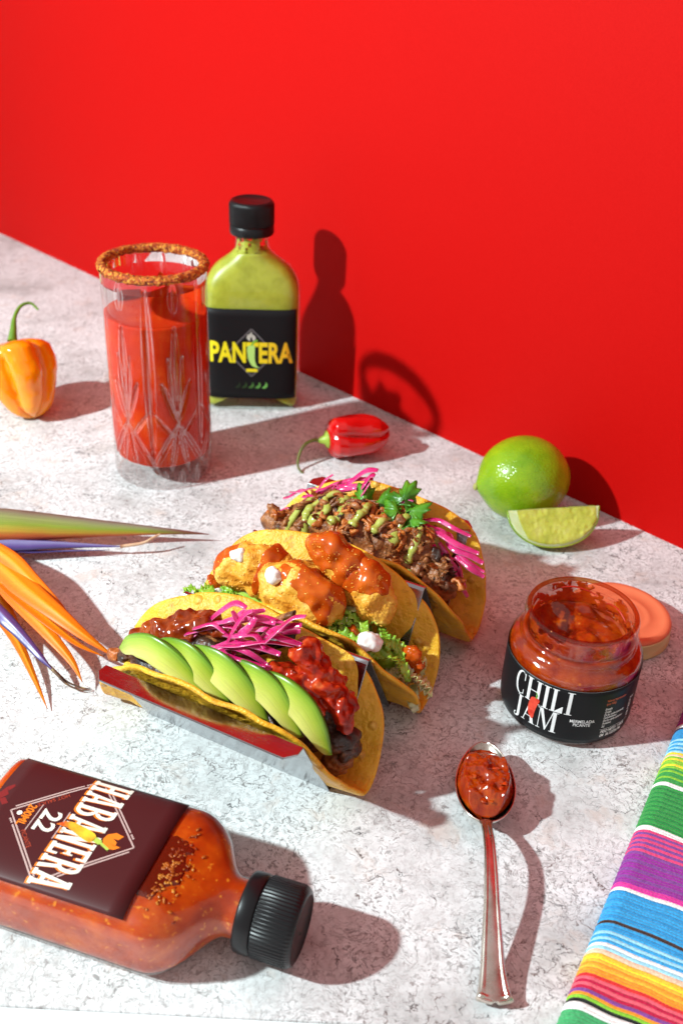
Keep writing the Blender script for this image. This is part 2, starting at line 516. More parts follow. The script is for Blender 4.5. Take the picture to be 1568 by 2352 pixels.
def ridged_cap(parent, z0, z1, r):
    """tamper band + ridged screw cap, axis z"""
    zb = z0+(z1-z0)*.30
    prof = [(r*.86, z0), (r*.98, z0+.04), (r*1.0, z0+.12), (r*1.0, zb-.1), (r*.965, zb-.05), (r*.95, zb-.03)]
    V, F, _ = open_lathe(prof, 72); mk('tamper_band', V, F, M_BLACKPLASTIC, parent, solid=.06)
    prof = [(r*.93, zb-.02), (r*.985, zb+.01), (r*1.01, zb+.05), (r*1.01, z1-.28), (r*.99, z1-.14), (r*.93, z1-.04), (r*.86, z1), (r*.80, z1), (r*.78, z1-.03), (0.0, z1-.03)]
    N = 62
    def rf(t, rr, z, j):
        return rr+(.028*(1 if (math.cos(N*t) > 0) else -1) if 2 <= j <= 3 else 0)
    V, F, _ = lathe(prof, N*6, rf)
    c = mk('cap', V, F, M_BLACKPLASTIC, parent)
    return c

def flask_label(fl, parent, w, z0, z1, m, name='label'):
    V, nx, nz = [], 40, 12
    for i in range(nx):
        x = -w/2+w*i/(nx-1)
        for k in range(nz):
            z = z0+(z1-z0)*k/(nz-1); V.append((x, fl.face_y(x, z)-.025, z))
    return mk(name, V, [f[::-1] for f in grid_faces(nx, nz)], m, parent, solid=.012)

M_SAUCE_GREEN = noisy('green_sauce', [(.3, (.32, .33, .025)), (.55, (.43, .44, .045)), (.75, (.37, .38, .035))], 120, .35, sss=.15, sss_r=(.8, 1, .2), sss_scale=.003)

def build_green_bottle():
    b = empty('sauce_bottle', 'upright flask bottle of green sauce with black cap beside the red wall', 'bottle', (-6.75, 64.9, 0), math.radians(4))
    fl = Flask(6.5, 3.3, 8.0, 11.3, 1.12, 12.2)
    V, F, U = fl.shell(0.0, 12.2, 0.0)
    mk('glass_body', V, F, M_GLASS, b)
    def arch(x, y, z): return max(z, .22+1.0*max(0, 1-(x/2.7)**2)) if z < 1.5 else z
    V, F, U = fl.shell(.22, 10.95, .13, lift=arch)
    mk('green_sauce', V, F, M_SAUCE_GREEN, b)
    # smear of sauce left in the neck
    def rf(t, r, z, j): return r
    sm = thin_glass('sauce_smear', (.80, .80, .45))
    V, F, U = fl.shell(10.96, 11.9, .12, n=48, k=12)
    keep = [f for f in F if len(f) == 4 and fbm([c*2.2 for c in V[f[0]]], 3) > -.05]
    mk('sauce_smear', V, keep, M_SAUCE_GREEN, b)
    ridged_cap(b, 12.05, 14.2, 1.42)
    lm = mat('black_label', (.009, .008, .009), .5, spec=.18)
    lab = flask_label(fl, b, 6.0, .95, 7.45, lm)
    lab['label'] = 'black paper label with yellow lettering'
    P = lambda d: (lambda x, z: (x, fl.face_y(x, z)-.025-d, z))
    yel = mat('yellow_print', (.80, .62, .012), .5); t = NT(yel)
    t.base(t.ramp(t.add('ShaderNodeSeparateXYZ', Vector=t.coord()).outputs[0], [(0.0, (.82, .68, .01)), (1.0, (.80, .40, .012))]))
    t.n[-1]
    sep = [n for n in t.n if n.type == 'SEPXYZ'][0]; rp = [n for n in t.n if n.type == 'VALTORGB'][0]
    mr = t.add('ShaderNodeMapRange', Value=sep.outputs[0]); mr.inputs[1].default_value = 0.0; mr.inputs[2].default_value = .028
    t.l.new(mr.outputs[0], rp.inputs[0])
    grey = mat('grey_print', (.12, .11, .115), .5); green = mat('green_print', (.22, .50, .05), .45); white = mat('pale_print', (.55, .53, .46), .5)
    lightgreen = mat('pale_green_print', (.45, .72, .18), .45)
    # diamond
    cz, hw, hh = 4.35, 1.62, 1.72
    pts = [(0, cz+hh), (hw, cz), (0, cz-hh), (-hw, cz)]
    polys = []
    for k in range(4): polys += subdivide_bar(pts[k], pts[(k+1) % 4], .10)
    V2, F2 = polys_to_vf(polys); print_on('diamond_emblem', V2, F2, P(.012), grey, lab)
    V2, F2, w = font_polys('PANTERA', 2.25, 1.0, bold=.075)
    x0 = min(v[0] for v in V2); x1 = max(v[0] for v in V2); y0 = min(v[1] for v in V2); y1 = max(v[1] for v in V2)
    V2 = [((x-x0)/(x1-x0)*5.6-2.8, (y-y0)/(y1-y0)*1.52+3.62) for x, y in V2]
    print_on('lettering', V2, F2, P(.022), yel, lab)
    # green chilli drawn over the T
    path = catmull([(-.02, 4.9), (-.03, 4.4), (.02, 3.85), (.2, 3.42), (.5, 3.28)], 14)
    wd = [.22, .25, .26, .26, .25, .24, .23, .21, .19, .17, .15, .12, .09, .06, .02]
    polys = []
    for k in range(14):
        p, q = path[k], path[k+1]; polys.append([(p[0]-wd[k], p[1]-.02), (p[0]+wd[k], p[1]+.02), (q[0]+wd[k+1], q[1]+.02), (q[0]-wd[k+1], q[1]-.02)])
    V2, F2 = polys_to_vf(polys); print_on('printed_chilli', V2, F2, P(.034), lightgreen, lab)
    V2, F2 = polys_to_vf(subdivide_bar((0, 4.9), (.22, 5.25), .14, 3)+subdivide_bar((.2, 5.2), (.42, 5.28), .12, 2)); print_on('printed_stem', V2, F2, P(.034), green, lab)
    # flame, small bar and row of pods
    fl_p = [[(-.1, 5.2), (-.32, 5.42), (-.26, 5.66), (-.06, 5.5)], [(-.26, 5.66), (-.1, 5.72), (0, 5.92), (.06, 5.7)], [(-.1, 5.5), (.06, 5.7), (.22, 5.62), (.1, 5.45)], [(.1, 5.2), (.3, 5.4), (.22, 5.62), (.06, 5.48)], [(-.26, 5.66), (.06, 5.7), (.06, 5.48), (-.1, 5.48)]]
    V2, F2 = polys_to_vf(fl_p); print_on('printed_flame', V2, F2, P(.03), white, lab)
    V2, F2 = polys_to_vf([rc(-.36, 2.97, .40, 3.2)]); print_on('printed_bar', V2, F2, P(.03), yel, lab)
    V2, F2 = polys_to_vf(ringp(0, 2.78, .1, .1, .06, .06, 0, 360, 0, 12)); print_on('printed_ring', V2, F2, P(.03), grey, lab)
    for k, g in enumerate((.02, .05, .16, .30, .45)):
        x = -.95+.46*k
        pp = [[(x-.2, 1.78), (x-.02, 1.72), (x+.08, 1.78), (x+.05, 2.0)], [(x+.08, 1.78), (x+.2, 1.9), (x+.17, 2.12), (x+.05, 2.0)], [(x+.05, 2.0), (x+.17, 2.1), (x+.12, 2.2), (x+.08, 2.18)]]
        V2, F2 = polys_to_vf(pp); print_on('printed_pod', V2, F2, P(.03), mat('pod_print', (g*.35, g, g*.2), .5), lab)
build_green_bottle()

def build_hot_bottle():
    root = empty('sauce_bottle', 'flask bottle of orange-red sauce lying on its back with maroon label', 'bottle', (-1.6, 21.75, 1.52), 0)
    ax = Vector((.96, -.28, 0)).normalized(); up = Vector((0, 0, 1)); side = ax.cross(up)      # bottle z -> ax, bottle -y (label) -> up
    # bottle frame: x' (label reading direction) = towards the camera, y' = down, z' = along the axis
    M = Matrix((-ax.cross(-up)*-1, -up, ax)).transposed()
    xdir = Vector((-up)).cross(ax)                        # x = y x z
    M = Matrix((xdir, -up, ax)).transposed()
    root.rotation_euler = M.to_euler()
    z_cap = 11.6                                          # cap middle along the axis
    off = -z_cap
    def sh(V): return [(x, y, z+off) for x, y, z in V]
    fl = Flask(5.75, 3.0, 7.75, 10.15, 1.06, 10.9)
    V, F, U = fl.shell(0.0, 10.9, 0.0); mk('glass_body', sh(V), F, M_GLASS, root)
    sm = mat('orange_hot_sauce', (.5, .08, .004), .3, sss=.35, sss_r=(1, .25, .05), sss_scale=.006); t = NT(sm); co = t.coord()
    c = t.ramp(t.noise(co, 60, 5, .6).outputs['Fac'], [(.30, (.26, .016, .001)), (.5, (.44, .046, .0012)), (.68, (.60, .105, .003))])
    fleck = t.ramp(t.noise(co, 420, 2, .5).outputs['Fac'], [(.635, 0.0), (.70, 1.0)])
    t.base(t.mix(t.math('MULTIPLY', fleck, .6), c, (.75, .28, .02)))
    t.normal(t.bump(t.noise(co, 90, 4).outputs['Fac'], .25, .002))
    V, F, U = fl.shell(.25, 10.8, .06); mk('hot_sauce', sh(V), F, sm, root)
    # pocket of dark seeds pressed against the glass just above the label
    dk = mat('dark_pepper_mash', (.10, .008, .002), .15, spec=.6)
    V, nu, nv = [], 90, 50
    for i in range(nu):
        x = -2.1+4.6*i/(nu-1)
        for j in range(nv):
            z = 7.3+2.1*j/(nv-1)
            k_ = 1-((x-.3)/1.35)**2-((z-7.35)/1.2)**2+.7*fbm((x*1.9, z*1.9, 3), 4)
            V.append((x, fl.face_y(x, z)+.075-.05*smooth01(0, .25, k_), z))
    on = [1-((v[0]-.3)/1.35)**2-((v[2]-7.35)/1.2)**2+.7*fbm((v[0]*1.9, v[2]*1.9, 3), 4) > -.05 for v in V]
    mk('seed_pocket', sh(V), [f[::-1] for f in grid_faces(nu, nv) if all(on[i] for i in f)], dk, root)
    seeds = []
    r2 = random.Random(3)
    for k in range(120):
        x = r2.gauss(.35, .85); z = 7.62+abs(r2.gauss(0, .5))
        if abs(x) > 2.0 or z > 9.3: continue
        s = r2.uniform(.03, .085)
        seeds.append(blob((x, fl.face_y(x, z)+.03, z), (s*1.4, .02, s*.8), (0, r2.uniform(0, 3), 0), .01, 3, k, 1))
    V, F = join_geo(seeds)
    sd = noisy('chilli_seeds', [(.35, (.20, .02, .002)), (.5, (.42, .10, .008)), (.68, (.62, .26, .03))], 160, .3)
    o = mk('chilli_seeds', sh(V), F, sd, root); o['kind'] = 'stuff'
    cap = ridged_cap(root, 10.55+off, 12.65+off, 1.36)
    # small moulded dot on the cap's face
    V, F = blob((.15, .1, 12.62+off), (.06, .06, .03), sub=2, amp=0); mk('moulded_dot', V, F, M_BLACKPLASTIC, cap)
    lm = mat('maroon_label', (.058, .009, .010), .42, spec=.4)
    lab = flask_label(fl, root, 5.1, .55, 7.3, lm)
    for v in lab.data.vertices: v.co.z += off*CM
    lab['label'] = 'maroon paper label with cream lettering and a diamond frame'
    P = lambda d: (lambda x, z: (x, fl.face_y(x, z)-.025-d, z+off))
    cream = mat('cream_print', (.80, .76, .66), .5); orange = mat('orange_print', (.80, .20, .01), .5)
    rose = mat('rose_print', (.50, .36, .33), .5); red = mat('dull_red_print', (.40, .05, .02), .5); faint = mat('faint_red_print', (.20, .012, .012), .5)
    c0 = 3.93
    polys = []
    hx, hz = 2.3, 2.45
    pts = [(0, c0+hz), (hx, c0), (0, c0-hz), (-hx, c0)]
    for k in range(4):
        a, b = np.array(pts[k]), np.array(pts[(k+1) % 4]); n = (a+b)/2-np.array((0, c0)); n /= np.linalg.norm(n)
        polys += subdivide_bar(a, b, .055); a2 = a+(b-a)*.06+n*.11; b2 = a+(b-a)*.80+n*.11
        polys += subdivide_bar(a2, b2, .055)
        for q in (.835, .86, .885):
            p = a+(b-a)*q+n*.11; polys += [[(p[0]+.04*math.cos(t), p[1]+.04*math.sin(t)) for t in [i*math.pi/4 for i in range(8)]]]
    V2, F2 = polys_to_vf(polys); print_on('diamond_frame', V2, F2, P(.010), rose, lab)
    pg, w = glyphs('HABANERA', SLAB, 1.52, .055)
    k = 4.78/w
    zb = 3.62
    def lay(dx, dz): return [[(x*k-2.39+dx, y+zb+dz) for x, y in p] for p in pg]
    V2, F2 = polys_to_vf(lay(.03, -.075)); print_on('lettering_shadow', V2, F2, P(.014), orange, lab)
    V2, F2 = polys_to_vf(lay(0, 0)); print_on('lettering', V2, F2, P(.020), cream, lab)
    # 22 between two rules, small lines of print
    V2, F2, w = font_polys('22', 1.05, .95, bold=.02, align='CENTER'); V2 = [(x, y+2.62) for x, y in V2]; print_on('lettering', V2, F2, P(.016), cream, lab)
    V2, F2 = polys_to_vf([rc(-.62, 3.5, .62, 3.54), rc(-.62, 2.42, .62, 2.46)]); print_on('printed_rule', V2, F2, P(.012), rose, lab)
    V2, F2, w = font_polys('200ML', .44, .8, bold=.012, align='CENTER'); print_on('lettering', [(x, y+1.98) for x, y in V2], F2, P(.014), orange, lab)
    V2 = [(.1*math.cos(a)+0, c0-hz+.36+.1*math.sin(a)) for a in [i*math.pi/6 for i in range(12)]]; print_on('printed_dot', V2, [tuple(range(12))], P(.013), cream, lab)
    for txt, sx_, ang in (('HOT SAUCE', -1, -46.8), ('PICANTE', 1, 46.8)):
        V2, F2, w = font_polys(txt, .24, .9, align='CENTER'); a = math.radians(ang)
        cx, cz = sx_*.98, 2.62
        print_on('lettering', [(cx+x*math.cos(a)-y*math.sin(a), cz+x*math.sin(a)+y*math.cos(a)) for x, y in V2], F2, P(.012), red, lab)
    # flame above the name
    fz = 5.42
    fp = [[(-.36, fz+.1), (-.2, fz-.16), (.02, fz-.22), (0, fz+.1)], [(.02, fz-.22), (.3, fz-.1), (.36, fz+.14), (0, fz+.1)], [(-.36, fz+.1), (-.1, fz+.1), (-.1, fz+.3), (-.3, fz+.42)], [(-.1, fz+.1), (.12, fz+.1), (.2, fz+.34), (.0, fz+.3)], [(.12, fz+.1), (.36, fz+.14), (.32, fz+.36), (.16, fz+.52)]]
    V2, F2 = polys_to_vf(fp); print_on('printed_flame', V2, F2, P(.014), orange, lab)
    # pepper drawn across the lettering, stem towards the cap
    path = catmull([(.0, 3.35), (-.12, 3.75), (.0, 4.3), (.12, 4.75), (.14, 4.95)], 12)
    wd = [.02, .06, .10, .13, .16, .18, .2, .21, .22, .21, .19, .15, .08]
    pm = mat('pepper_print', (.75, .22, .02), .5); t = NT(pm); t.base(t.ramp(t.noise(t.coord(), 160, 3).outputs['Fac'], [(.35, (.62, .08, .01)), (.5, (.80, .36, .02)), (.65, (.85, .55, .03))]))
    polys = []
    for i in range(12):
        p, q = path[i], path[i+1]; polys.append([(p[0]-wd[i], p[1]), (p[0]+wd[i], p[1]), (q[0]+wd[i+1], q[1]), (q[0]-wd[i+1], q[1])])
    V2, F2 = polys_to_vf(polys); print_on('printed_pepper', V2, F2, P(.028), pm, lab)
    V2, F2 = polys_to_vf(subdivide_bar((.14, 4.9), (.22, 5.2), .2, 2)+subdivide_bar((.22, 5.2), (.4, 5.6), .1, 3)); print_on('printed_stem', V2, F2, P(.028), mat('stem_print', (.40, .55, .08), .5), lab)
    # faint pepper motif near the label's base
    V2, F2 = polys_to_vf([[(-.9, .75), (-.5, .62), (-.3, .8), (-.6, 1.0)], [(-.3, .8), (-.1, 1.05), (-.25, 1.2), (-.45, .95)], [(-.9, .75), (-1.1, .95), (-1.0, 1.02), (-.75, .9)]]); print_on('printed_motif', V2, F2, P(.012), faint, lab)
build_hot_bottle()

# ------------------------------------------------------------------ tall cut-glass tumbler of tomato juice
def build_tumbler():
    g = empty('drinking_glass', 'tall cut-glass tumbler of tomato juice with chilli-salted rim', 'glass', (-11.25, 54.86, 0))
    R, Hh = 2.98, 13.1
    # cuts as segments on the unrolled wall: (s0,z0,s1,z1,width,depth), s in cm of arc
    per = 2*math.pi*R; n = 6; P = per/n
    cuts = []
    for k in range(n):
        c = k*P
        star = 4.4
        for ds, top, w in ((0, 10.4, .30), (.42, 8.6, .22), (-.42, 8.6, .22), (.85, 7.0, .2), (-.85, 7.0, .2)):
            cuts.append((c, star, c+ds, top, w, .12))
        for ds in (-1, 1):
            cuts.append((c, star, c+ds*P*.62, .9, .20, .11)); cuts.append((c, star, c+ds*.55, 1.2, .16, .1)); cuts.append((c+ds*.25, star-.9, c+ds*P*.5, star+.9, .14, .08))
        cuts.append((c+P/2, 2.6, c+P/2, 12.6, .34, .08)); cuts.append((c, 11.2, c, 12.8, .3, .05))
        for q in (-.33, 0, .33): cuts.append((c+q*P, 0, c+q*P+.12, 1.25, .2, .13))
    N, Mz = 384, 170
    zs = [Hh*j/(Mz-1) for j in range(Mz)]
    dep = np.zeros((N, Mz)); glint_mask = np.zeros((N, Mz))
    S = np.arange(N)/N*per; Z = np.array(zs)
    SS, ZZ = np.meshgrid(S, Z, indexing='ij')
    for s0, z0, s1, z1, w, d in cuts:
        for sh in (-per, 0, per):
            ax, az = s0+sh, z0; bx, bz = s1+sh, z1
            dx, dz = bx-ax, bz-az; L2 = dx*dx+dz*dz
            t = np.clip(((SS-ax)*dx+(ZZ-az)*dz)/L2, 0, 1)
            dist = np.hypot(SS-ax-t*dx, ZZ-az-t*dz)
            ww = w*(1-.75*np.abs(2*t-1)**2.2)+.02
            dep = np.maximum(dep, d*np.clip(1-dist/ww, 0, 1))
            glint_mask = np.maximum(glint_mask, np.clip(1-np.abs(dist/ww-.15)/.22, 0, 1)*.6)
            glint_mask = np.maximum(glint_mask, np.clip(1-np.abs(dist/ww-.92)/.16, 0, 1))
    V = []
    for i in range(N):
        a = 2*math.pi*i/N
        for j in range(Mz):
            z = zs[j]; r = R-dep[i, j]
            if z < .35: r -= .22*(1-math.sqrt(max(0, 1-((.35-z)/.35)**2)))
            if z > Hh-.12: r -= .1*((z-Hh+.12)/.12)**2
            V.append((r*math.cos(a), r*math.sin(a), z))
    F = grid_faces(N, Mz, wrap_u=True)
    # inner wall
    inner = [(R-.22, Hh-.02), (R-.24, Hh-.2), (R-.25, 8), (R-.26, 3), (R-.34, 1.7), (R-.75, 1.35), (R-1.5, 1.2), (0.02, 1.15)]
    base = len(V); m = len(inner)
    for i in range(N):
        a = 2*math.pi*i/N
        for r, z in inner: V.append((r*math.cos(a), r*math.sin(a), z))
    F += [tuple(q+base for q in f) for f in grid_faces(N, m, wrap_u=True)]
    for i in range(N):
        j = (i+1) % N
        F.append((i*Mz+Mz-1, j*Mz+Mz-1, base+j*m, base+i*m))
    F.append(tuple(base+i*m+m-1 for i in range(N)))
    F.append(tuple(i*Mz for i in range(N))[::-1])
    gm = thin_glass('cut_glass', (.985, .99, .988), refr=0, ior=1.38)
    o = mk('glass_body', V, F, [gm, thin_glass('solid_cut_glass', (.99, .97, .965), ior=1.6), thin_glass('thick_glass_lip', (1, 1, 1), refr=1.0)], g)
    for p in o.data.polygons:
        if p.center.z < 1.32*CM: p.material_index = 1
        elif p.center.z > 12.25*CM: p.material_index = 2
    # bright refraction lines of the cuts put in as pale gloss by per-vertex mask
    at = o.data.attributes.new('cut_glint', 'FLOAT', 'POINT')
    val = np.zeros(len(o.data.vertices), dtype=np.float32); val[:N*Mz] = glint_mask.ravel(); at.data.foreach_set('value', val)
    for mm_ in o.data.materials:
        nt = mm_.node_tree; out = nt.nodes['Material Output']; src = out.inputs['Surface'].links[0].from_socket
        an = nt.nodes.new('ShaderNodeAttribute'); an.attribute_name = 'cut_glint'
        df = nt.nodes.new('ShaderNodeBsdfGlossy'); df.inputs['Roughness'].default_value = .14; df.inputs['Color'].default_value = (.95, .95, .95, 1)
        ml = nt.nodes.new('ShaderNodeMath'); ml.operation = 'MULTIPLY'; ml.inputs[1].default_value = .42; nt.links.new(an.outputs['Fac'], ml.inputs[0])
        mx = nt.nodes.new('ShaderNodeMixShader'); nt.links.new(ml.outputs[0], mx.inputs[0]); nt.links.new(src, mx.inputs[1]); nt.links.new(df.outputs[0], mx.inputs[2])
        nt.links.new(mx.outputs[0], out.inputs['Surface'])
    # tomato juice
    jm = mat('tomato_juice', (.55, .045, .012), .6, spec=.1, sss=.12, sss_r=(1, .2, .06), sss_scale=.004); t = NT(jm); co = t.coord()
    t.base(t.ramp(t.noise(co, 45, 5, .6).outputs['Fac'], [(.3, (.42, .012, .002)), (.55, (.54, .030, .003)), (.75, (.64, .075, .006))]))
    prof = [(.02, 1.17), (1.4, 1.22), (R-.6, 1.30), (R-.14, 1.62), (R-.06, 3), (R-.06, 8), (R-.06, 10.35), (R-.12, 10.38), (R-.55, 10.3), (1.2, 10.28), (.02, 10.28)]
    prof = [p for p in prof[:5]]+[(R-.06, 3+.1*k) for k in range(1, 73)]+prof[6:]
    def imprint(t_, rr, z, j):                        # the drink takes up the relief of the cut wall
        if z < 1.5 or z > 10.2 or rr < 2.3: return rr
        return rr-1.15*dep[int(round(t_/(2*math.pi)*N)) % N, min(Mz-1, int(z/Hh*(Mz-1)))]
    V, F, _ = lathe(prof, 192, imprint); mk('tomato_juice', V, F, jm, g)
    # film of juice clinging above the level at the back
    film = thin_glass('juice_film', (.9, .5, .4), rough=.1)
    V, nu, nv = [], 60, 10
    for i in range(nu):
        a = math.radians(25+130*i/(nu-1))
        for j in range(nv):
            k = j/(nv-1); z = 10.3+k*(1.05+.5*fbm((i*.15, 2, 5), 3))
            V.append(((R-.275)*math.cos(a), (R-.275)*math.sin(a), z))
    mk('juice_film', V, grid_faces(nu, nv), jm, g)
    # chilli salt crust: a lumpy ring plus loose grains
    def rf(t, r, z, j):
        d = r-(R-.14); q = fbm((math.cos(t)*5, math.sin(t)*5, j*.9), 3)
        return r+.10*q
    prof = []
    for j in range(15):
        a = 2*math.pi*j/14; prof.append((R-.13+.26*math.cos(a), Hh+.0+.25*math.sin(a)))
    V, F, _ = open_lathe(prof, 240, rf)
    V = [(x, y, z+.10*fbm((x*3, y*3, z*3+4), 3)) for x, y, z in V]
    cm = mat('chilli_salt', (.5, .12, .01), .6); t = NT(cm); co = t.coord()
    t.base(t.ramp(t.voro(co, 900, 'F1').outputs['Color'], [(.15, (.16, .016, .003)), (.4, (.42, .055, .004)), (.62, (.62, .16, .012)), (.85, (.75, .34, .04))]))
    t.normal(t.bump(t.noise(co, 1500, 3, .7).outputs['Fac'], .9, .0008))
    ring = mk('chilli_salt_rim', V, F, cm, g)
    gr = []
    r2 = random.Random(11)
    tet = ([(0, 0, 1), (.94, 0, -.33), (-.47, .81, -.33), (-.47, -.81, -.33), (.3, .3, .6)], [(0, 1, 4), (0, 4, 2), (4, 1, 2), (0, 2, 3), (0, 3, 1), (1, 3, 2)])
    for k in range(1800):
        a = r2.uniform(0, 2*math.pi); b = r2.uniform(-.9, math.pi+.9); s = r2.uniform(.022, .055)
        rr = R-.13+.27*math.cos(b)*(-1 if r2.random() < .25 else 1); z = Hh+.02+.24*math.sin(b)
        ca, sa = math.cos(b*3+k), math.sin(b*3+k)
        gr.append(([((x*ca-y*sa)*s+rr*math.cos(a), (x*sa+y*ca)*s+rr*math.sin(a), v*s+z) for x, y, v in tet[0]], tet[1]))
    V, F = join_geo(gr); o = mk('chilli_salt_grains', V, F, cm, g, smooth=False); o['kind'] = 'stuff'
build_tumbler()

# ------------------------------------------------------------------ peppers
def frame(axis, hint=(0, 0, 1)):
    z = Vector(axis).normalized(); x = Vector(hint).cross(z)
    if x.length < 1e-3: x = Vector((1, 0, 0))
    x.normalize(); y = z.cross(x)
    return Matrix((x, y, z)).transposed()

def pepper_body(L, R, prof, lobes, depth, seed, n=96, m=60, grooves=None):
    """z from 0 (stem end) to L; prof list of (t, r/R)"""
    T = [p[0] for p in prof]; RR = [p[1] for p in prof]
    V = []
    for i in range(n):
        a = 2*math.pi*i/n
        for j in range(m):
            t = j/(m-1); r = R*np.interp(t, T, RR)
            ph = a+.35*math.sin(t*2.2+seed)
            g = abs(math.cos(lobes*ph/2+seed))**.55          # pillowy lobes with tight grooves
            k = 1-depth*(1-g)*(.35+.65*math.sin(math.pi*min(1, t*1.05))**.7)
            q = r*k*(1+.07*fbm((math.cos(a)*1.2+seed, math.sin(a)*1.2, t*2.5), 2))
            zz = L*(t-.12*(1-g)*t**4)
            # end dimple around the stem
            V.append((q*math.cos(a), q*math.sin(a), zz))
    F = grid_faces(n, m, wrap_u=True)
    return V, F

def orient(V, M, o): return [tuple(M @ Vector(v)+Vector(o)) for v in V]

M_STEM = noisy('pepper_stem', [(.3, (.07, .17, .01)), (.7, (.16, .27, .02))], 200, .4)
def build_peppers():
    pr = [(0, .02), (.015, .30), (.03, .52), (.07, .80), (.13, .96), (.22, 1.0), (.4, .99), (.58, .90), (.75, .70), (.88, .46), (.95, .28), (.985, .14), (1, .0)]
    # orange one, standing at the left edge of the frame
    b = empty('habanero_pepper', 'glossy orange habanero pepper standing upright with curled green stem', 'pepper', (-21.1, 60.6, 0))
    m = mat('orange_pepper_skin', (.80, .20, .002), .12, sss=.25, sss_r=(1, .35, .05), sss_scale=.004, coat=.6, coat_rough=.04); t = NT(m); co = t.coord()
    t.base(t.ramp(t.noise(co, 28, 3).outputs['Fac'], [(.3, (.90, .22, .001)), (.6, (.94, .32, .002)), (.75, (.88, .16, .001))]))
    t.normal(t.bump(t.noise(co, 48, 3).outputs['Fac'], .30, .004))
    ax = Vector((1.7, -2.2, -5.2)); M = frame(ax, (0, 1, 0)); top = Vector((-1.35, 1.55, 5.05))
    pr2 = [(0, .02), (.012, .30), (.03, .52), (.07, .78), (.14, .93), (.3, 1.0), (.45, .98), (.6, .88), (.75, .74), (.87, .58), (.94, .42), (.985, .2), (1, 0)]
    V, F = pepper_body(5.3, 2.45, pr2, 4, .62, .55)
    V = orient(V, M, top); zmin = min(v[2] for v in V); V = [(x, y, z-zmin) for x, y, z in V]; top.z -= zmin
    mk('pepper_body', V, F, m, b)
    loc = Vector((-21.9, 60.6, 0))
    st = [(-23.15, 62.15, 4.75), (-23.25, 62.6, 5.3), (-23.3, 63.4, 6.0), (-23.05, 64.1, 6.5), (-22.5, 64.5, 6.6), (-21.95, 64.3, 6.25)]
    st = [tuple(top*.985)]+[tuple(Vector(p)-loc) for p in st[1:]]
    P = catmull(st, 26); r = [.34-.17*min(1, i/9) if i < 10 else .17-.0035*i for i in range(27)]
    V, F, _ = tube(P, r, n=12); mk('stem', V, F, M_STEM, b)
    # red one, lying in front of the green bottle
    b = empty('habanero_pepper', 'small glossy red habanero pepper lying on its side with long thin stem', 'pepper', (.9, 57.2, 0))
    m = mat('red_pepper_skin', (.55, .003, .004), .14, sss=.2, sss_r=(1, .1, .05), sss_scale=.003, coat=.6, coat_rough=.05); t = NT(m); co = t.coord()
    t.base(t.ramp(t.noise(co, 30, 3).outputs['Fac'], [(.3, (.50, .002, .003)), (.7, (.62, .006, .004))]))
    ax = Vector((3.95, 1.35, .15)); M = frame(ax); top = Vector((-2.1, -.35, 1.45))
    pr3 = [(0, .02), (.015, .42), (.05, .74), (.12, .96), (.25, 1.02), (.45, .98), (.65, .92), (.8, .80), (.9, .60), (.96, .38), (.99, .2), (1, 0)]
    V, F = pepper_body(4.25, 1.5, pr3, 4, .40, 2.6)
    V = orient(V, M, top); zmin = min(v[2] for v in V); V = [(x, y, z-zmin) for x, y, z in V]; top.z -= zmin
    mk('pepper_body', V, F, m, b)
    cal = noisy('calyx_green', [(.3, (.25, .36, .03)), (.7, (.36, .48, .06))], 200, .4)
    V, F, _ = lathe([(.12, -.55), (.2, -.4), (.3, -.15), (.52, -.02), (.6, .06), (.5, .12), (.02, .14)], 24)
    V = orient(V, M, top); mk('calyx', V, F, cal, b)
    P = catmull([tuple(top-ax.normalized()*.45), (-2.95, -.65, 1.5), (-3.45, -1.05, 1.35), (-3.75, -1.5, .9), (-3.8, -1.95, .35), (-3.55, -2.25, .06), (-3.42, -2.3, .05)], 26)
    V, F, _ = tube(P, [.13-.003*i for i in range(27)], n=10); mk('stem', V, F, noisy('dry_stem', [(.3, (.09, .08, .015)), (.7, (.16, .17, .02))], 200, .5), b)
build_peppers()

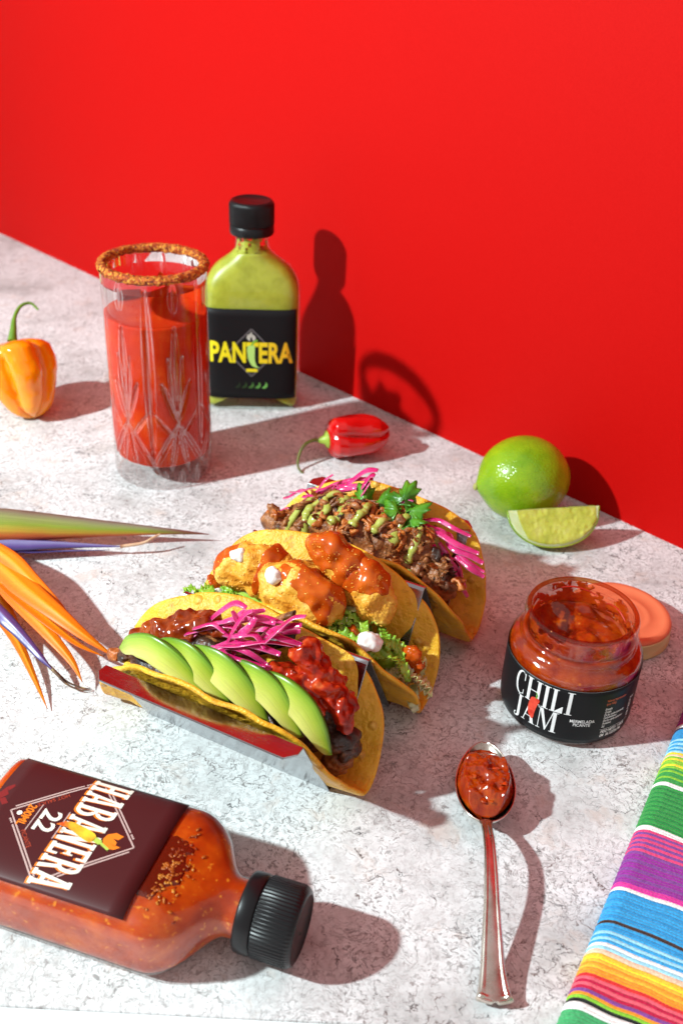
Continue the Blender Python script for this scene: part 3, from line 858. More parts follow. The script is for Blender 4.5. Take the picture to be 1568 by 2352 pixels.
# ------------------------------------------------------------------ limes
def build_limes():
    lm = mat('lime_peel', (.3, .42, .01), .22, spec=.5, sss=.12, sss_r=(.6, 1, .1), sss_scale=.003, coat=.25, coat_rough=.12); t = NT(lm); co = t.coord()
    t.base(t.ramp(t.noise(co, 26, 5, .6).outputs['Fac'], [(.3, (.12, .27, .006)), (.5, (.25, .40, .008)), (.68, (.42, .50, .012))]))
    pores = t.ramp(t.voro(co, 620, 'F1').outputs['Distance'], [(.0, 0.0), (.45, 1.0)])
    t.normal(t.bump(pores, .35, .0005))
    b = empty('lime', 'whole green lime beside the red wall', 'lime', (10.55, 51.3, 0))
    ax = Vector((-1, -.22, -.12)); M = frame(ax)
    R, L = 2.52, 2.68
    prof = []
    for j in range(60):
        a = math.pi*j/59; r = R*math.sin(a); z = -L*math.cos(a)
        z += (.22 if j > 30 else -.16)*math.exp(-(r/.55)**2); prof.append((max(r, .001), z))
    V, F, _ = lathe(prof, 96); V = [v for v in V]
    V = orient(V, M, (0, 0, 0)); V = [(x*(1+.012*fbm((x, y, z), 2)), y, z) for x, y, z in V]
    zmin = min(v[2] for v in V); V = [(x, y, z-zmin) for x, y, z in V]
    mk('peel', V, F, lm, b)
    tip = M @ Vector((0, 0, L+.2)); V, F = blob(tuple(tip-Vector((0, 0, zmin))), (.16, .22, .22), amp=.05, freq=4, sub=3); mk('stem_scar', V, F, noisy('scar', [(.3, (.30, .33, .05)), (.7, (.42, .40, .12))], 300, .6), b)
    # wedge: core edge up, rind down, one cut face towards the camera
    A = Vector((9.33, 48.3, 1.75)); B = Vector((14.6, 48.95, 2.0)); ctr = (A+B)/2; ctr.z = 0
    w = empty('lime_wedge', 'cut lime wedge with pale juicy flesh lying in front of the whole lime', 'lime wedge', tuple(ctr))
    A, B = A-ctr, B-ctr; mid = (A+B)/2; ex = (B-A).normalized(); half = (B-A).length/2
    ez = Vector((0, 0, 1)); ez = (ez-ex*ez.dot(ex)).normalized(); ey = ez.cross(ex)     # ey points away from the camera
    if ey.y < 0: ey = -ey
    Rw = 2.2
    def pt(s, r, ang):                 # s in -1..1 along the core, r radial, ang from straight down towards the camera
        a = math.radians(ang); return mid+ex*(half*s)+(-ez*math.cos(a)-ey*math.sin(a))*r
    def rad(s): return Rw*math.sqrt(max(0, 1-abs(s)**2.2))
    a0, a1 = 38, -28
    V = []
    n, m = 41, 15
    for i in range(n):
        s = -1+2*i/(n-1)
        for j in range(m): V.append(tuple(pt(s*1.0, rad(s)+.001, a0+(a1-a0)*j/(m-1))))
    lo = min(v[2] for v in V)
    dz = -lo
    up = lambda P: [(x, y, z+dz) for x, y, z in P]
    mk('rind', up(V), grid_faces(n, m), lm, w, solid=.06)
    pith = noisy('lime_pith', [(.3, (.58, .62, .26)), (.7, (.70, .72, .40))], 200, .5, sss=.3, sss_scale=.003)
    for sgn, ang in ((1, a0), (-1, a1)):
        V, F = [], []
        for i in range(n):
            s = -1+2*i/(n-1)
            for k in range(6): V.append(tuple(pt(s*.985, rad(s)*.985*k/5, ang)))
        mk('pith', up(V), grid_faces(n, 6), pith, w, solid=.03)
    pm = mat('lime_pulp', (.52, .55, .10), .18, sss=.6, sss_r=(.9, 1, .25), sss_scale=.006, coat=.5); t = NT(pm); co = t.coord()
    st = t.add('ShaderNodeMapping', Vector=co); st.inputs['Scale'].default_value = (1, 1, .35)
    t.base(t.ramp(t.noise(st.outputs[0], 160, 3).outputs['Fac'], [(.3, (.42, .45, .04)), (.55, (.56, .57, .08)), (.75, (.68, .68, .18))]))
    t.normal(t.bump(t.voro(st.outputs[0], 330, 'F1').outputs['Distance'], .5, .001))
    for ang, sg in ((a0, 1), (a1, -1)):
        V = []; nn, mm = 60, 26
        for i in range(nn):
            s = -.80+1.72*i/(nn-1)
            for k in range(mm):
                q = k/(mm-1); lim = max(.0, rad(s)-.16)*(1 if s > -.6 else max(0, (s+.80)/.2)**.5)
                r = lim*q*.999
                edge = min(1, (lim*(1-q))/.12)*min(1, (i/(nn-1))/.03)*min(1, (1-i/(nn-1))/.03)
                h = (.05+.035*fbm((s*9, r*7, 2), 2))*min(1, edge)
                p = pt(s, r, ang); nrm = (-ez*math.sin(math.radians(ang))*-1*0)
                outn = (ez*math.sin(math.radians(ang))*1.0-ey*math.cos(math.radians(ang)))*sg if sg > 0 else (ey*math.cos(math.radians(ang))-ez*math.sin(math.radians(ang)))
                p = p+outn*(h+.018); V.append(tuple(p))
        mk('pulp', up(V), grid_faces(nn, mm), pm, w)
build_limes()

# ------------------------------------------------------------------ jam jar, its lid
def jam_material(name, dark=1.0):
    m = mat(name, (.4, .05, .004), .10, spec=.6, sss=.35, sss_r=(1, .22, .04), sss_scale=.004, coat=.35, coat_rough=.03); t = NT(m); co = t.coord()
    c = t.ramp(t.noise(co, 130, 5, .6).outputs['Fac'], [(.28, (.17*dark, .008*dark, .001)), (.45, (.27*dark, .020*dark, .0015)), (.6, (.37*dark, .045*dark, .002)), (.76, (.52*dark, .115*dark, .004))])
    bits = t.ramp(t.voro(co, 330, 'F1').outputs['Distance'], [(.10, 1.0), (.26, 0.0)])
    sel = t.ramp(t.noise(co, 110, 2).outputs['Fac'], [(.53, 0.0), (.60, 1.0)])
    t.base(t.mix(t.math('MULTIPLY', t.math('MULTIPLY', bits, sel), .55), c, (.66, .19, .012)))
    t.normal(t.bump(t.noise(co, 210, 3, .55).outputs['Fac'], .30, .0016))
    return m
M_JAM = jam_material('chilli_jam')

def build_jar():
    j = empty('jam_jar', 'open glass jar of chilli jam with black label', 'jar', (10.67, 34.95, 0))
    outer = [(0.02, .12), (1.6, .1), (2.3, .03), (2.5, .0), (2.68, .06), (2.84, .3), (2.93, .7), (2.94, 1.2), (2.93, 3.45), (2.91, 3.68), (2.84, 3.86), (2.72, 4.0), (2.58, 4.08), (2.52, 4.16), (2.52, 4.26), (2.57, 4.33), (2.57, 4.42), (2.48, 4.48), (2.45, 4.75), (2.47, 5.2), (2.45, 5.42), (2.40, 5.54), (2.33, 5.585)]
    inner = [(2.25, 5.55), (2.19, 5.42), (2.18, 5.0), (2.19, 4.4), (2.28, 4.12), (2.52, 3.86), (2.68, 3.6), (2.74, 3.3), (2.75, 1.0), (2.66, .55), (2.4, .32), (.02, .28)]
    V, F, _ = open_lathe(outer+inner, 128)
    gm = thin_glass('jar_glass', (.99, .985, .975), refr=0, ior=1.5)
    mk('glass_body', V, F, gm, j)
    amber = thin_glass('amber_stained_rim', (.80, .50, .26), ior=1.6)
    V, F, _ = open_lathe([(2.30+.105*math.cos(a_), 5.50+.10*math.sin(a_)) for a_ in [2*math.pi*k_/12 for k_ in range(13)]], 128); mk('rim', V, F, amber, j)
    # screw thread ridges on the neck
    P = []
    for k in range(121):
        a = math.radians(150+330*k/120); P.append((2.475*math.cos(a), 2.475*math.sin(a), 4.6+.28*k/120))
    V, F, _ = tube(P, [.07*min(1, k/10, (120-k)/10)+.004 for k in range(121)], n=8); mk('screw_thread', V, F, gm, j)
    # jam filling, heaped and scooped at the top
    V, n = [], 128
    prof = [(.02, .12), (2.3, .14), (2.7, .3), (2.86, .8), (2.89, 1.2), (2.88, 3.45), (2.85, 3.68), (2.77, 3.84), (2.62, 3.97), (2.46, 4.06), (2.42, 4.2), (2.40, 4.36), (2.2, 4.42)]
    nr = 34
    def top(x, y):
        r = math.hypot(x, y)
        h = 4.02+.26*fbm((x*.8+3, y*.8, 1), 2)+.05*fbm((x*2.2, y*2.2, 7), 2)
        h += .42*math.exp(-((x-.25)**2+(y+.35)**2)/.55)+.22*smooth01(1.5, 2.2, r)*smooth01(-1.2, .6, -x*.8+y*.3)
        h -= .45*math.exp(-((x+.6)**2+(y-.4)**2)/.5)
        return h
    F = []
    for i in range(n):
        a = 2*math.pi*i/n
        for r, z in prof: V.append((r*math.cos(a), r*math.sin(a), z))
        for k in range(nr):
            r = 2.165*(1-(k+.5)/nr); x, y = r*math.cos(a), r*math.sin(a)
            V.append((x, y, max(3.6, top(x, y))))
    m = len(prof)+nr
    mk('jam_filling', V, grid_faces(n, m, wrap_u=True)+[tuple(i*m+m-1 for i in range(n))], M_JAM, j)
    # smears of jam left on the inside of the neck
    V, n, m = [], 220, 26
    for i in range(n):
        a = 2*math.pi*i/n
        for k in range(m):
            z = 4.2+1.3*k/(m-1); r = 2.175-.02-.035*abs(fbm((a*6, z*4, 2), 2)); V.append((r*math.cos(a), r*math.sin(a), z))
    F = []
    for f in grid_faces(n, m, wrap_u=True):
        x, y, z = V[f[0]]; h = (z-4.2)/1.3
        if fbm((x*1.7+5, y*1.7, z*2.4), 4) > -.55+.95*h: F.append(f)
    mk('jam_smear', V, F, M_JAM, j, solid=.03)
    # streaks of pepper skin
    for k, (a0, a1, z0) in enumerate(((60, 118, 4.95), (10, 48, 4.62))):
        P = []
        for i in range(14):
            a = math.radians(a0+(a1-a0)*i/13); P.append((2.12*math.cos(a), 2.12*math.sin(a), z0+.25*math.sin(i/13*2.6)))
        V, F, _ = tube(P, [.05*math.sin(math.pi*(i+.3)/13.6)+.008 for i in range(14)], .03, n=6); mk('pepper_skin_streak', V, F, mat('pepper_skin', (.45, .02, .01), .2), j)
    # label band
    R0 = 2.958; z0, z1 = .40, 3.42
    lm = mat('black_jar_label', (.008, .008, .009), .40, spec=.2)
    V, n, m = [], 128, 12
    for i in range(n):
        a = 2*math.pi*i/n
        for k in range(m):
            z = z0+(z1-z0)*k/(m-1); r = float(np.interp(z, [.3, .5, .7, 1.2, 3.5], [2.855, 2.91, 2.945, 2.955, 2.945])); V.append((r*math.cos(a), r*math.sin(a), z))
    lab = mk('label', V, grid_faces(n, m, wrap_u=True), lm, j, solid=.012); lab['label'] = 'black wrap-around label with white lettering'
    edge = mat('label_edge', (.45, .43, .42), .5)
    V, F, _ = open_lathe([(R0+.008, z1-.012), (R0+.012, z1+.004)], 128); mk('label_edge', V, F, edge, lab)
    th0 = math.radians(262)                     # angle the camera side of the jar faces
    def P(d, deg0): return lambda x, z: ((R0+.012+d)*math.cos(math.radians(deg0)+x/R0), (R0+.012+d)*math.sin(math.radians(deg0)+x/R0), z)
    white = mat('white_print', (.80, .80, .80), .5); org = mat('orange_small_print', (.55, .10, .02), .5); redp = noisy('red_pepper_print', [(.3, (.55, .02, .01)), (.6, (.80, .09, .05)), (.75, (.85, .3, .2))], 250, .4)
    def subdiv(polys):
        out = []
        for p in polys:
            xs = [q[0] for q in p]
            if max(xs)-min(xs) > .25 and len(p) == 4:
                k = int((max(xs)-min(xs))/.15)+1
                (ax, ay), (bx, by), (cx, cyy), (dx, dy) = p
                for i in range(k):
                    f0, f1 = i/k, (i+1)/k
                    out.append([(ax+(bx-ax)*f0, ay+(by-ay)*f0), (ax+(bx-ax)*f1, ay+(by-ay)*f1), (dx+(cx-dx)*f1, dy+(cyy-dy)*f1), (dx+(cx-dx)*f0, dy+(cyy-dy)*f0)])
            else: out.append(p)
        return out
    start = 207
    for txt, hgt, zb, sx, x0 in (('CHILI', 1.24, 2.06, .98, .0), ('JAM', 1.14, .88, 1.0, .20)):
        pg, w = glyphs(txt, SERIF, hgt, .05)
        pg = subdiv([[(x*sx+x0, y+zb) for x, y in p] for p in pg])
        V2, F2 = polys_to_vf(pg); print_on('lettering', V2, F2, P(.008, start), white, lab)
    # red pepper drawn over the name
    path = catmull([(1.18, 1.18), (1.10, 1.5), (1.12, 1.95), (1.2, 2.28), (1.22, 2.4)], 12); wd = [.02, .10, .14, .16, .18, .19, .2, .2, .21, .21, .19, .14, .05]
    polys = []
    for i in range(12):
        p, q = path[i], path[i+1]; polys.append([(p[0]-wd[i], p[1]), (p[0]+wd[i], p[1]), (q[0]+wd[i+1], q[1]), (q[0]-wd[i+1], q[1])])
    V2, F2 = polys_to_vf(polys); print_on('printed_pepper', V2, F2, P(.02, start), redp, lab)
    V2, F2 = polys_to_vf([bar((1.22, 2.36), (1.26, 2.56), .07), bar((1.26, 2.54), (1.18, 2.68), .05)]); print_on('printed_stem', V2, F2, P(.02, start), mat('green_stem_print', (.12, .30, .03), .5), lab)
    def text(t_, size, x, z, m_=white, sx=.82, bold=.003, shear=.0):
        V2, F2, w = font_polys(t_, size, sx, bold=bold, shear=shear); print_on('lettering', [(a+x, b+z) for a, b in V2], F2, P(.008, start), m_, lab)
    text('MERMELADA', .235, 2.80, 1.68, sx=.80); text('PICANTE', .235, 2.96, 1.48, sx=.80)
    x0 = 4.28
    text('Valores Nutricionales', .19, x0, 2.78, org, .62); text('(por 100g)', .19, x0, 2.60, org, .62)
    for k, s in enumerate(('Energía:', 'Grasas:', 'De las cuales saturadas:', 'Carbohidratos:', 'De los cuales azúcares:', 'Proteínas:', 'Sal:')):
        text(s, .185, x0, 2.30-.165*k, white, .62, shear=.15)
    for k, s in enumerate(('196 kcal', '0,4g', '0,1g', '48,2g', '47g', '0,6g', '0,1g')): text(s, .175, x0+1.42, 2.36-.165*k, white, .55)
    V2, F2 = polys_to_vf(subdiv([rc(x0-.05, 1.19, x0+1.6, 1.205)])); print_on('printed_rule', V2, F2, P(.008, start), white, lab)
    text('PESO NETO  110GR', .225, x0, .98, sx=.70, bold=.006, shear=.1); text('EM  26.122754 PM', .225, x0, .76, sx=.70, bold=.006, shear=.1)
    # lid lying behind
    l = empty('jar_lid', 'round orange-topped jar lid with gold skirt lying behind the jam jar', 'lid', (14.3, 40.85, 0))
    R = 2.62
    gold = mat('gold_lacquer', (.60, .50, .24), .38, metal=.55); red = noisy('orange_lacquer', [(.3, (.66, .15, .065)), (.7, (.74, .185, .085))], 60, .4, spec=.4)
    V, F, _ = open_lathe([(R-.02, .02), (R+.05, .06), (R+.06, .14), (R+.0, .2), (R+.0, .82), (R-.02, .9)], 96); mk('gold_skirt', V, F, gold, l, solid=.03)
    V, F, _ = lathe([(R-.02, .88), (R-.03, .97), (R-.12, 1.05), (R-.3, 1.07), (R-.42, 1.03), (R-.55, .96), (R-.95, .95), (R-1.05, .99), (R-1.2, 1.0), (R-1.3, .96), (R-1.42, .955), (.01, .955)], 96); mk('orange_top', V, F, red, l)
build_jar()

# ------------------------------------------------------------------ spoon heaped with jam
def build_spoon():
    s = empty('teaspoon', 'silver teaspoon with patterned handle lying in front of the jar', 'spoon', (6.3, 26.9, 0))
    o = np.array((6.3, 26.9, 0))
    sil = mat('silver', (.68, .62, .54), .16, metal=1.0); t = NT(sil); co = t.coord()
    t.base(t.ramp(t.noise(co, 70, 5, .65).outputs['Fac'], [(.35, (.44, .38, .31)), (.5, (.64, .59, .52)), (.65, (.76, .72, .66))]))
    t.rough(t.ramp(t.noise(co, 90, 4).outputs['Fac'], [(.3, .20), (.7, .36)]))
    t.normal(t.bump(t.noise(co, 800, 2).outputs['Fac'], .03, .0003))
    # bowl: egg-shaped dish, axis from neck (near) to tip (far)
    neck, tip = np.array((6.24, 26.95, 1.0)), np.array((6.62, 31.25, 1.05))
    ax = tip-neck; L = np.linalg.norm(ax); ax = ax/L; sd = np.array((ax[1], -ax[0], 0)); sd /= np.linalg.norm(sd)
    up = np.array((0, 0, 1.))
    def wid(t): return 1.26*(math.sin(math.pi*t**.88))**.52*(1.0-.06*t) if 0 < t < 1 else 0
    n, m = 44, 25
    V = []
    for i in range(n):
        tt = .004+.992*i/(n-1)
        w = max(.012, wid(tt))
        for k in range(m):
            q = -1+2*k/(m-1)
            d = .92*(1-q*q)**.75*(math.sin(math.pi*tt**.9))**.7
            p = neck+ax*L*tt+sd*w*q-up*d; V.append(tuple(p-o))
    mk('bowl', V, grid_faces(n, m), sil, s, solid=.07, subsurf=1)
    # handle: sections along the centreline, half-width and crown
    C = catmull([(6.25, 27.0, .98), (6.22, 26.3, 1.25), (6.19, 25.3, 1.45), (6.12, 23.9, 1.35), (6.04, 22.4, .98), (5.98, 21.0, .58), (5.97, 20.2, .38), (5.97, 19.85, .30)], 70)
    HW = [(0, .26), (.06, .18), (.15, .165), (.3, .18), (.5, .25), (.7, .39), (.84, .52), (.895, .60), (.915, .57), (.935, .66), (.955, .62), (.965, .50), (.985, .30), (1, .06)]
    V, n, m = [], len(C), 25
    for i in range(n):
        tt = i/(n-1); w = np.interp(tt, [h[0] for h in HW], [h[1] for h in HW])
        for k in range(m):
            q = -1+2*k/(m-1); rim = math.exp(-((abs(q)-.80)/.10)**2)*.10*smooth01(.02, .2, tt)
            mid = .05*(1-q*q)
            # scroll bumps near the end
            sc = .12*math.exp(-((abs(q)-.72)/.2)**2-((tt-.925)/.02)**2)
            ridge = .03*math.exp(-(q/.16)**2)*(1-smooth01(.1, .35, tt))
            V.append(tuple(C[i]+np.array((w*q, 0, mid+rim+sc+ridge-.05*abs(q)**6))-o))
    mk('handle', V, [f for f in grid_faces(n, m)], sil, s, solid=.12, subsurf=1)
    # jam heaped in the bowl (its own thing: it rests in the spoon)
    c = neck+ax*L*.47
    j = empty('jam_dollop', 'heaped glossy orange-red chilli jam filling the teaspoon bowl', 'jam', (float(c[0]), float(c[1]), .12))
    V = []; n, m = 70, 60
    F = []
    def surf(tt, q):
        w = min(wid(tt)*.94, 1.16*max(.01, math.sin(math.pi*(tt-.065)/.84))**.5)
        base = neck+ax*L*tt+sd*w*q
        ed = min(1-abs(q), (tt-.07)*1.2, .90-tt); e = smooth01(0, .24, ed)
        h = -.10+.62*e+.22*e*fbm((base[0]*1.1, base[1]*1.1, 4), 2)+.15*e*fbm((base[0]*2.3, base[1]*2.3, 9), 4)
        return base+up*h
    T = [.07+.83*i/(n-1) for i in range(n)]
    for tt in T:
        for k in range(m):
            q = -1+2*k/(m-1); V.append(tuple(surf(tt, q)-np.array((c[0], c[1], .12))))
    for tt in T:
        for k in range(m):
            q = -1+2*k/(m-1); w = min(wid(tt)*.94, 1.16*max(.01, math.sin(math.pi*(tt-.065)/.84))**.5)
            d = .82*(1-q*q)**.75*(math.sin(math.pi*tt**.9))**.7
            V.append(tuple(neck+ax*L*tt+sd*w*q-up*(d*.96+.06)-np.array((c[0], c[1], .12))))
    F = grid_faces(n, m); F += [tuple(a+n*m for a in f[::-1]) for f in grid_faces(n, m)]
    mk('jam', V, F, M_JAM, j)
    r2 = random.Random(5)
    bits = mat('pepper_bit', (.50, .05, .006), .12, sss=.3, sss_scale=.003, coat=.4)
    for k in range(9):
        tt, q = r2.uniform(.18, .8), r2.uniform(-.7, .7); p = surf(tt, q)-np.array((c[0], c[1], .12)); sz = r2.uniform(.08, .19)
        V, F = blob(tuple(p), (sz*1.2, sz*.8, sz*.28), (r2.uniform(-.4, .4), r2.uniform(-.4, .4), r2.uniform(0, 3)), .06, 3, k, 3); mk('pepper_bit', V, F, M_JAM if k % 3 else bits, j)
build_spoon()

# ------------------------------------------------------------------ striped serape cloth
def build_cloth():
    E0 = Vector((7.97, 19.13, 0)); e = Vector((.469, .883, 0)).normalized(); q = Vector((.883, -.469, 0)).normalized()
    cl = empty('woven_blanket', 'folded serape blanket with bright woven stripes at the table corner', 'blanket', tuple(E0))
    pal = dict(mag=(.42, .02, .16), wht=(.74, .72, .70), navy=(.02, .02, .06), blue=(.02, .24, .52), lbl=(.30, .58, .70), peach=(.80, .52, .36), yel=(.78, .62, .03), lime=(.22, .50, .03), grn=(.03, .28, .05), dgr=(.012, .21, .04), pink=(.68, .05, .17), vio=(.20, .05, .26), pur=(.26, .02, .26), fuch=(.62, .03, .28), brn=(.045, .018, .012), orng=(.82, .26, .015), amb=(.85, .42, .03), red=(.60, .02, .02), crim=(.45, .005, .045), rose=(.72, .10, .14), blk=(.008, .010, .008), tgr=(.05, .34, .12), sky=(.03, .30, .60), mint=(.10, .45, .16))
    # (t from, t to, colours repeated row by row)
    bands = [(-1.5, .50, ['tgr']), (.50, .80, ['wht']), (.80, .94, ['blk']), (.94, 1.08, ['lime', 'yel']), (1.08, 1.20, ['orng']), (1.20, 1.34, ['vio']), (1.34, 1.85, ['crim', 'rose']), (1.85, 2.10, ['red', 'orng']), (2.10, 2.45, ['orng', 'amb']), (2.45, 2.80, ['amb', 'yel']), (2.80, 3.0, ['peach']), (3.0, 3.3, ['lbl', 'wht']), (3.3, 3.85, ['sky', 'lbl']), (3.85, 4.22, ['sky', 'blue']), (4.22, 4.36, ['brn']), (4.36, 5.72, ['sky', 'blue', 'sky']), (5.72, 5.86, ['blue']), (5.86, 6.04, ['wht']), (6.04, 6.3, ['fuch']), (6.3, 7.9, ['pur', 'pur', 'vio']), (7.9, 9.05, ['pink', 'vio']), (9.05, 9.30, ['wht']), (9.30, 11.70, ['dgr', 'grn']), (11.70, 11.92, ['wht']), (11.92, 12.8, ['grn', 'grn', 'lime']), (12.8, 13.65, ['lime', 'yel', 'lime']), (13.65, 13.95, ['peach', 'yel']), (13.95, 14.85, ['lbl', 'sky']), (14.85, 15.5, ['blue']), (15.5, 15.65, ['navy']), (15.65, 15.9, ['wht']), (15.9, 19.0, ['mag', 'pur'])]
    mats = {}
    for k, c in pal.items():
        m = mat('yarn_'+k, c, .85, spec=.15); t = NT(m); co = t.coord()
        hi = tuple(min(1, x*1.25+.01) for x in c); lo_ = tuple(x*.72 for x in c)
        t.base(t.ramp(t.noise(co, 1100, 3, .7).outputs['Fac'], [(.3, lo_), (.7, hi)]))
        t.normal(t.bump(t.noise(co, 2600, 3, .7).outputs['Fac'], .5, .0003))
        m.node_tree.nodes['Principled BSDF'].inputs['Sheen Weight'].default_value = .25
        mats[k] = m
    pitch = .135
    Q1 = 9.0
    # cross-section path from the table, round the folded edge and along the top
    path = [(.30, .03), (.10, .05), (-.0, .16), (-.05, .34), (-.02, .52), (.08, .68), (.24, .80), (.48, .88)]
    SP = catmull([(a, b) for a, b in path], 14)
    x = .48
    pts = [tuple(p) for p in SP]
    while x < Q1: x += .055; pts.append((x, .88))
    row = 0
    for t0, t1, cols in bands:
        cnt = max(1, round((t1-t0)/pitch)); w = (t1-t0)/cnt
        for k in range(cnt):
            tc = t0+w*(k+.5); kk = cols[k % len(cols)]
            V, m = [], 6
            for i, (a, b) in enumerate(pts):
                wav = .10*fbm((tc*.35, a*.3, 1.5), 2)*smooth01(.0, 1.0, b)
                lift = .20*smooth01(.5, 3.5, a)*(1+.5*math.sin(tc*.45))
                bend = .15*math.sin(a*.55+tc*.12)+.09*fbm((a*.6, tc*.5, 3), 2)
                # beads of the weave, alternating from row to row
                bead = .5+.5*math.cos(2*math.pi*(a/.125+.5*(row % 2)+b*6))
                for j in range(m):
                    s = -1+2*j/(m-1); h = .050*math.sqrt(max(0, 1-s*s))*(.45+.55*bead)
                    # outward direction of the section
                    if i < len(SP):
                        p0 = pts[max(0, i-1)]; p1 = pts[min(len(pts)-1, i+1)]; dx, dz = p1[0]-p0[0], p1[1]-p0[1]; l = math.hypot(dx, dz); nx, nz = -dz/l, dx/l
                        if a < .12 and i < 3: nz = min(nz, 0)
                    else: nx, nz = 0, 1
                    P = e*(tc+bend*smooth01(.2, .9, b)+s*w*.56)+q*(a+nx*h)
                    z = max(.004, b+nz*h+wav+lift*smooth01(.3, .88, b))
                    V.append((P.x, P.y, z))
            mk('yarn_row', V, grid_faces(len(pts), m), mats[kk], cl)
            row += 1
    # inner layers of the fold, hidden below the rows except at the end
    V = []
    for t_ in (-1.4, 18.8):
        for a, b in ((.35, .02), (.12, .2), (.1, .5), (.4, .74), (Q1, .8), (Q1, .02)):
            P = e*t_+q*a; V.append((P.x, P.y, b))
    F = [(i, (i+1) % 6, 6+(i+1) % 6, 6+i) for i in range(6)]+[tuple(range(6))[::-1], tuple(range(6, 12))]
    mk('inner_layer', V, F, mats['tgr'], cl, smooth=False, fix=True)
build_cloth()

# ------------------------------------------------------------------ bird-of-paradise flower
def uv_ramp(name, stops, axis=1, rough=.35, extra=None, **kw):
    m = mat(name, stops[0][1], rough, **kw); t = NT(m)
    uv = t.add('ShaderNodeSeparateXYZ', Vector=t.coord('UV')).outputs[axis]
    co = t.coord()
    j = t.math('ADD', uv, t.math('MULTIPLY', t.math('SUBTRACT', t.noise(co, 70, 4).outputs['Fac'], .5), .16))
    c = t.ramp(j, stops)
    sm_ = t.add('ShaderNodeMapping', Vector=t.coord('UV')); sm_.inputs['Scale'].default_value = (2, 70, 1)
    st = t.ramp(t.noise(sm_.outputs[0], 1.0, 4, .7).outputs['Fac'], [(.3, .62), (.7, 1.12)])
    c = t.mix(1.0, c, st, 'MULTIPLY')
    if extra: c = extra(t, c)
    t.base(c)
    t.normal(t.bump(t.noise(co, 300, 3).outputs['Fac'], .12, .0006))
    return m

def petal(name, pts, wid, parent, m, o, n=40, mm=21, keel=.35, roll=0.0, th=.028, curl=0.0):
    """lanceolate blade along a curve with a folded keel"""
    C = catmull(pts, n); V, U = [], []
    for i, c in enumerate(C):
        T = C[min(i+1, n)]-C[max(i-1, 0)]; T /= np.linalg.norm(T)
        S = np.cross(T, (0, 0, 1)); S /= np.linalg.norm(S); N = np.cross(S, T)
        t = i/n; w = wid(t)
        rr = roll+curl*t
        S2 = S*math.cos(rr)+N*math.sin(rr); N2 = N*math.cos(rr)-S*math.sin(rr)
        for k in range(mm):
            q = -1+2*k/(mm-1)
            p = c+S2*w*q+N2*(keel*w*((1-abs(q))*.75+.25*(1-q*q))+.018*w*math.sin(q*8+t*3)); p[2] = max(p[2], .02)
            V.append(tuple(p-np.array(o))); U.append((t, k/(mm-1)))
    return mk(name, V, grid_faces(n+1, mm), m, parent, uvs=U, solid=th)

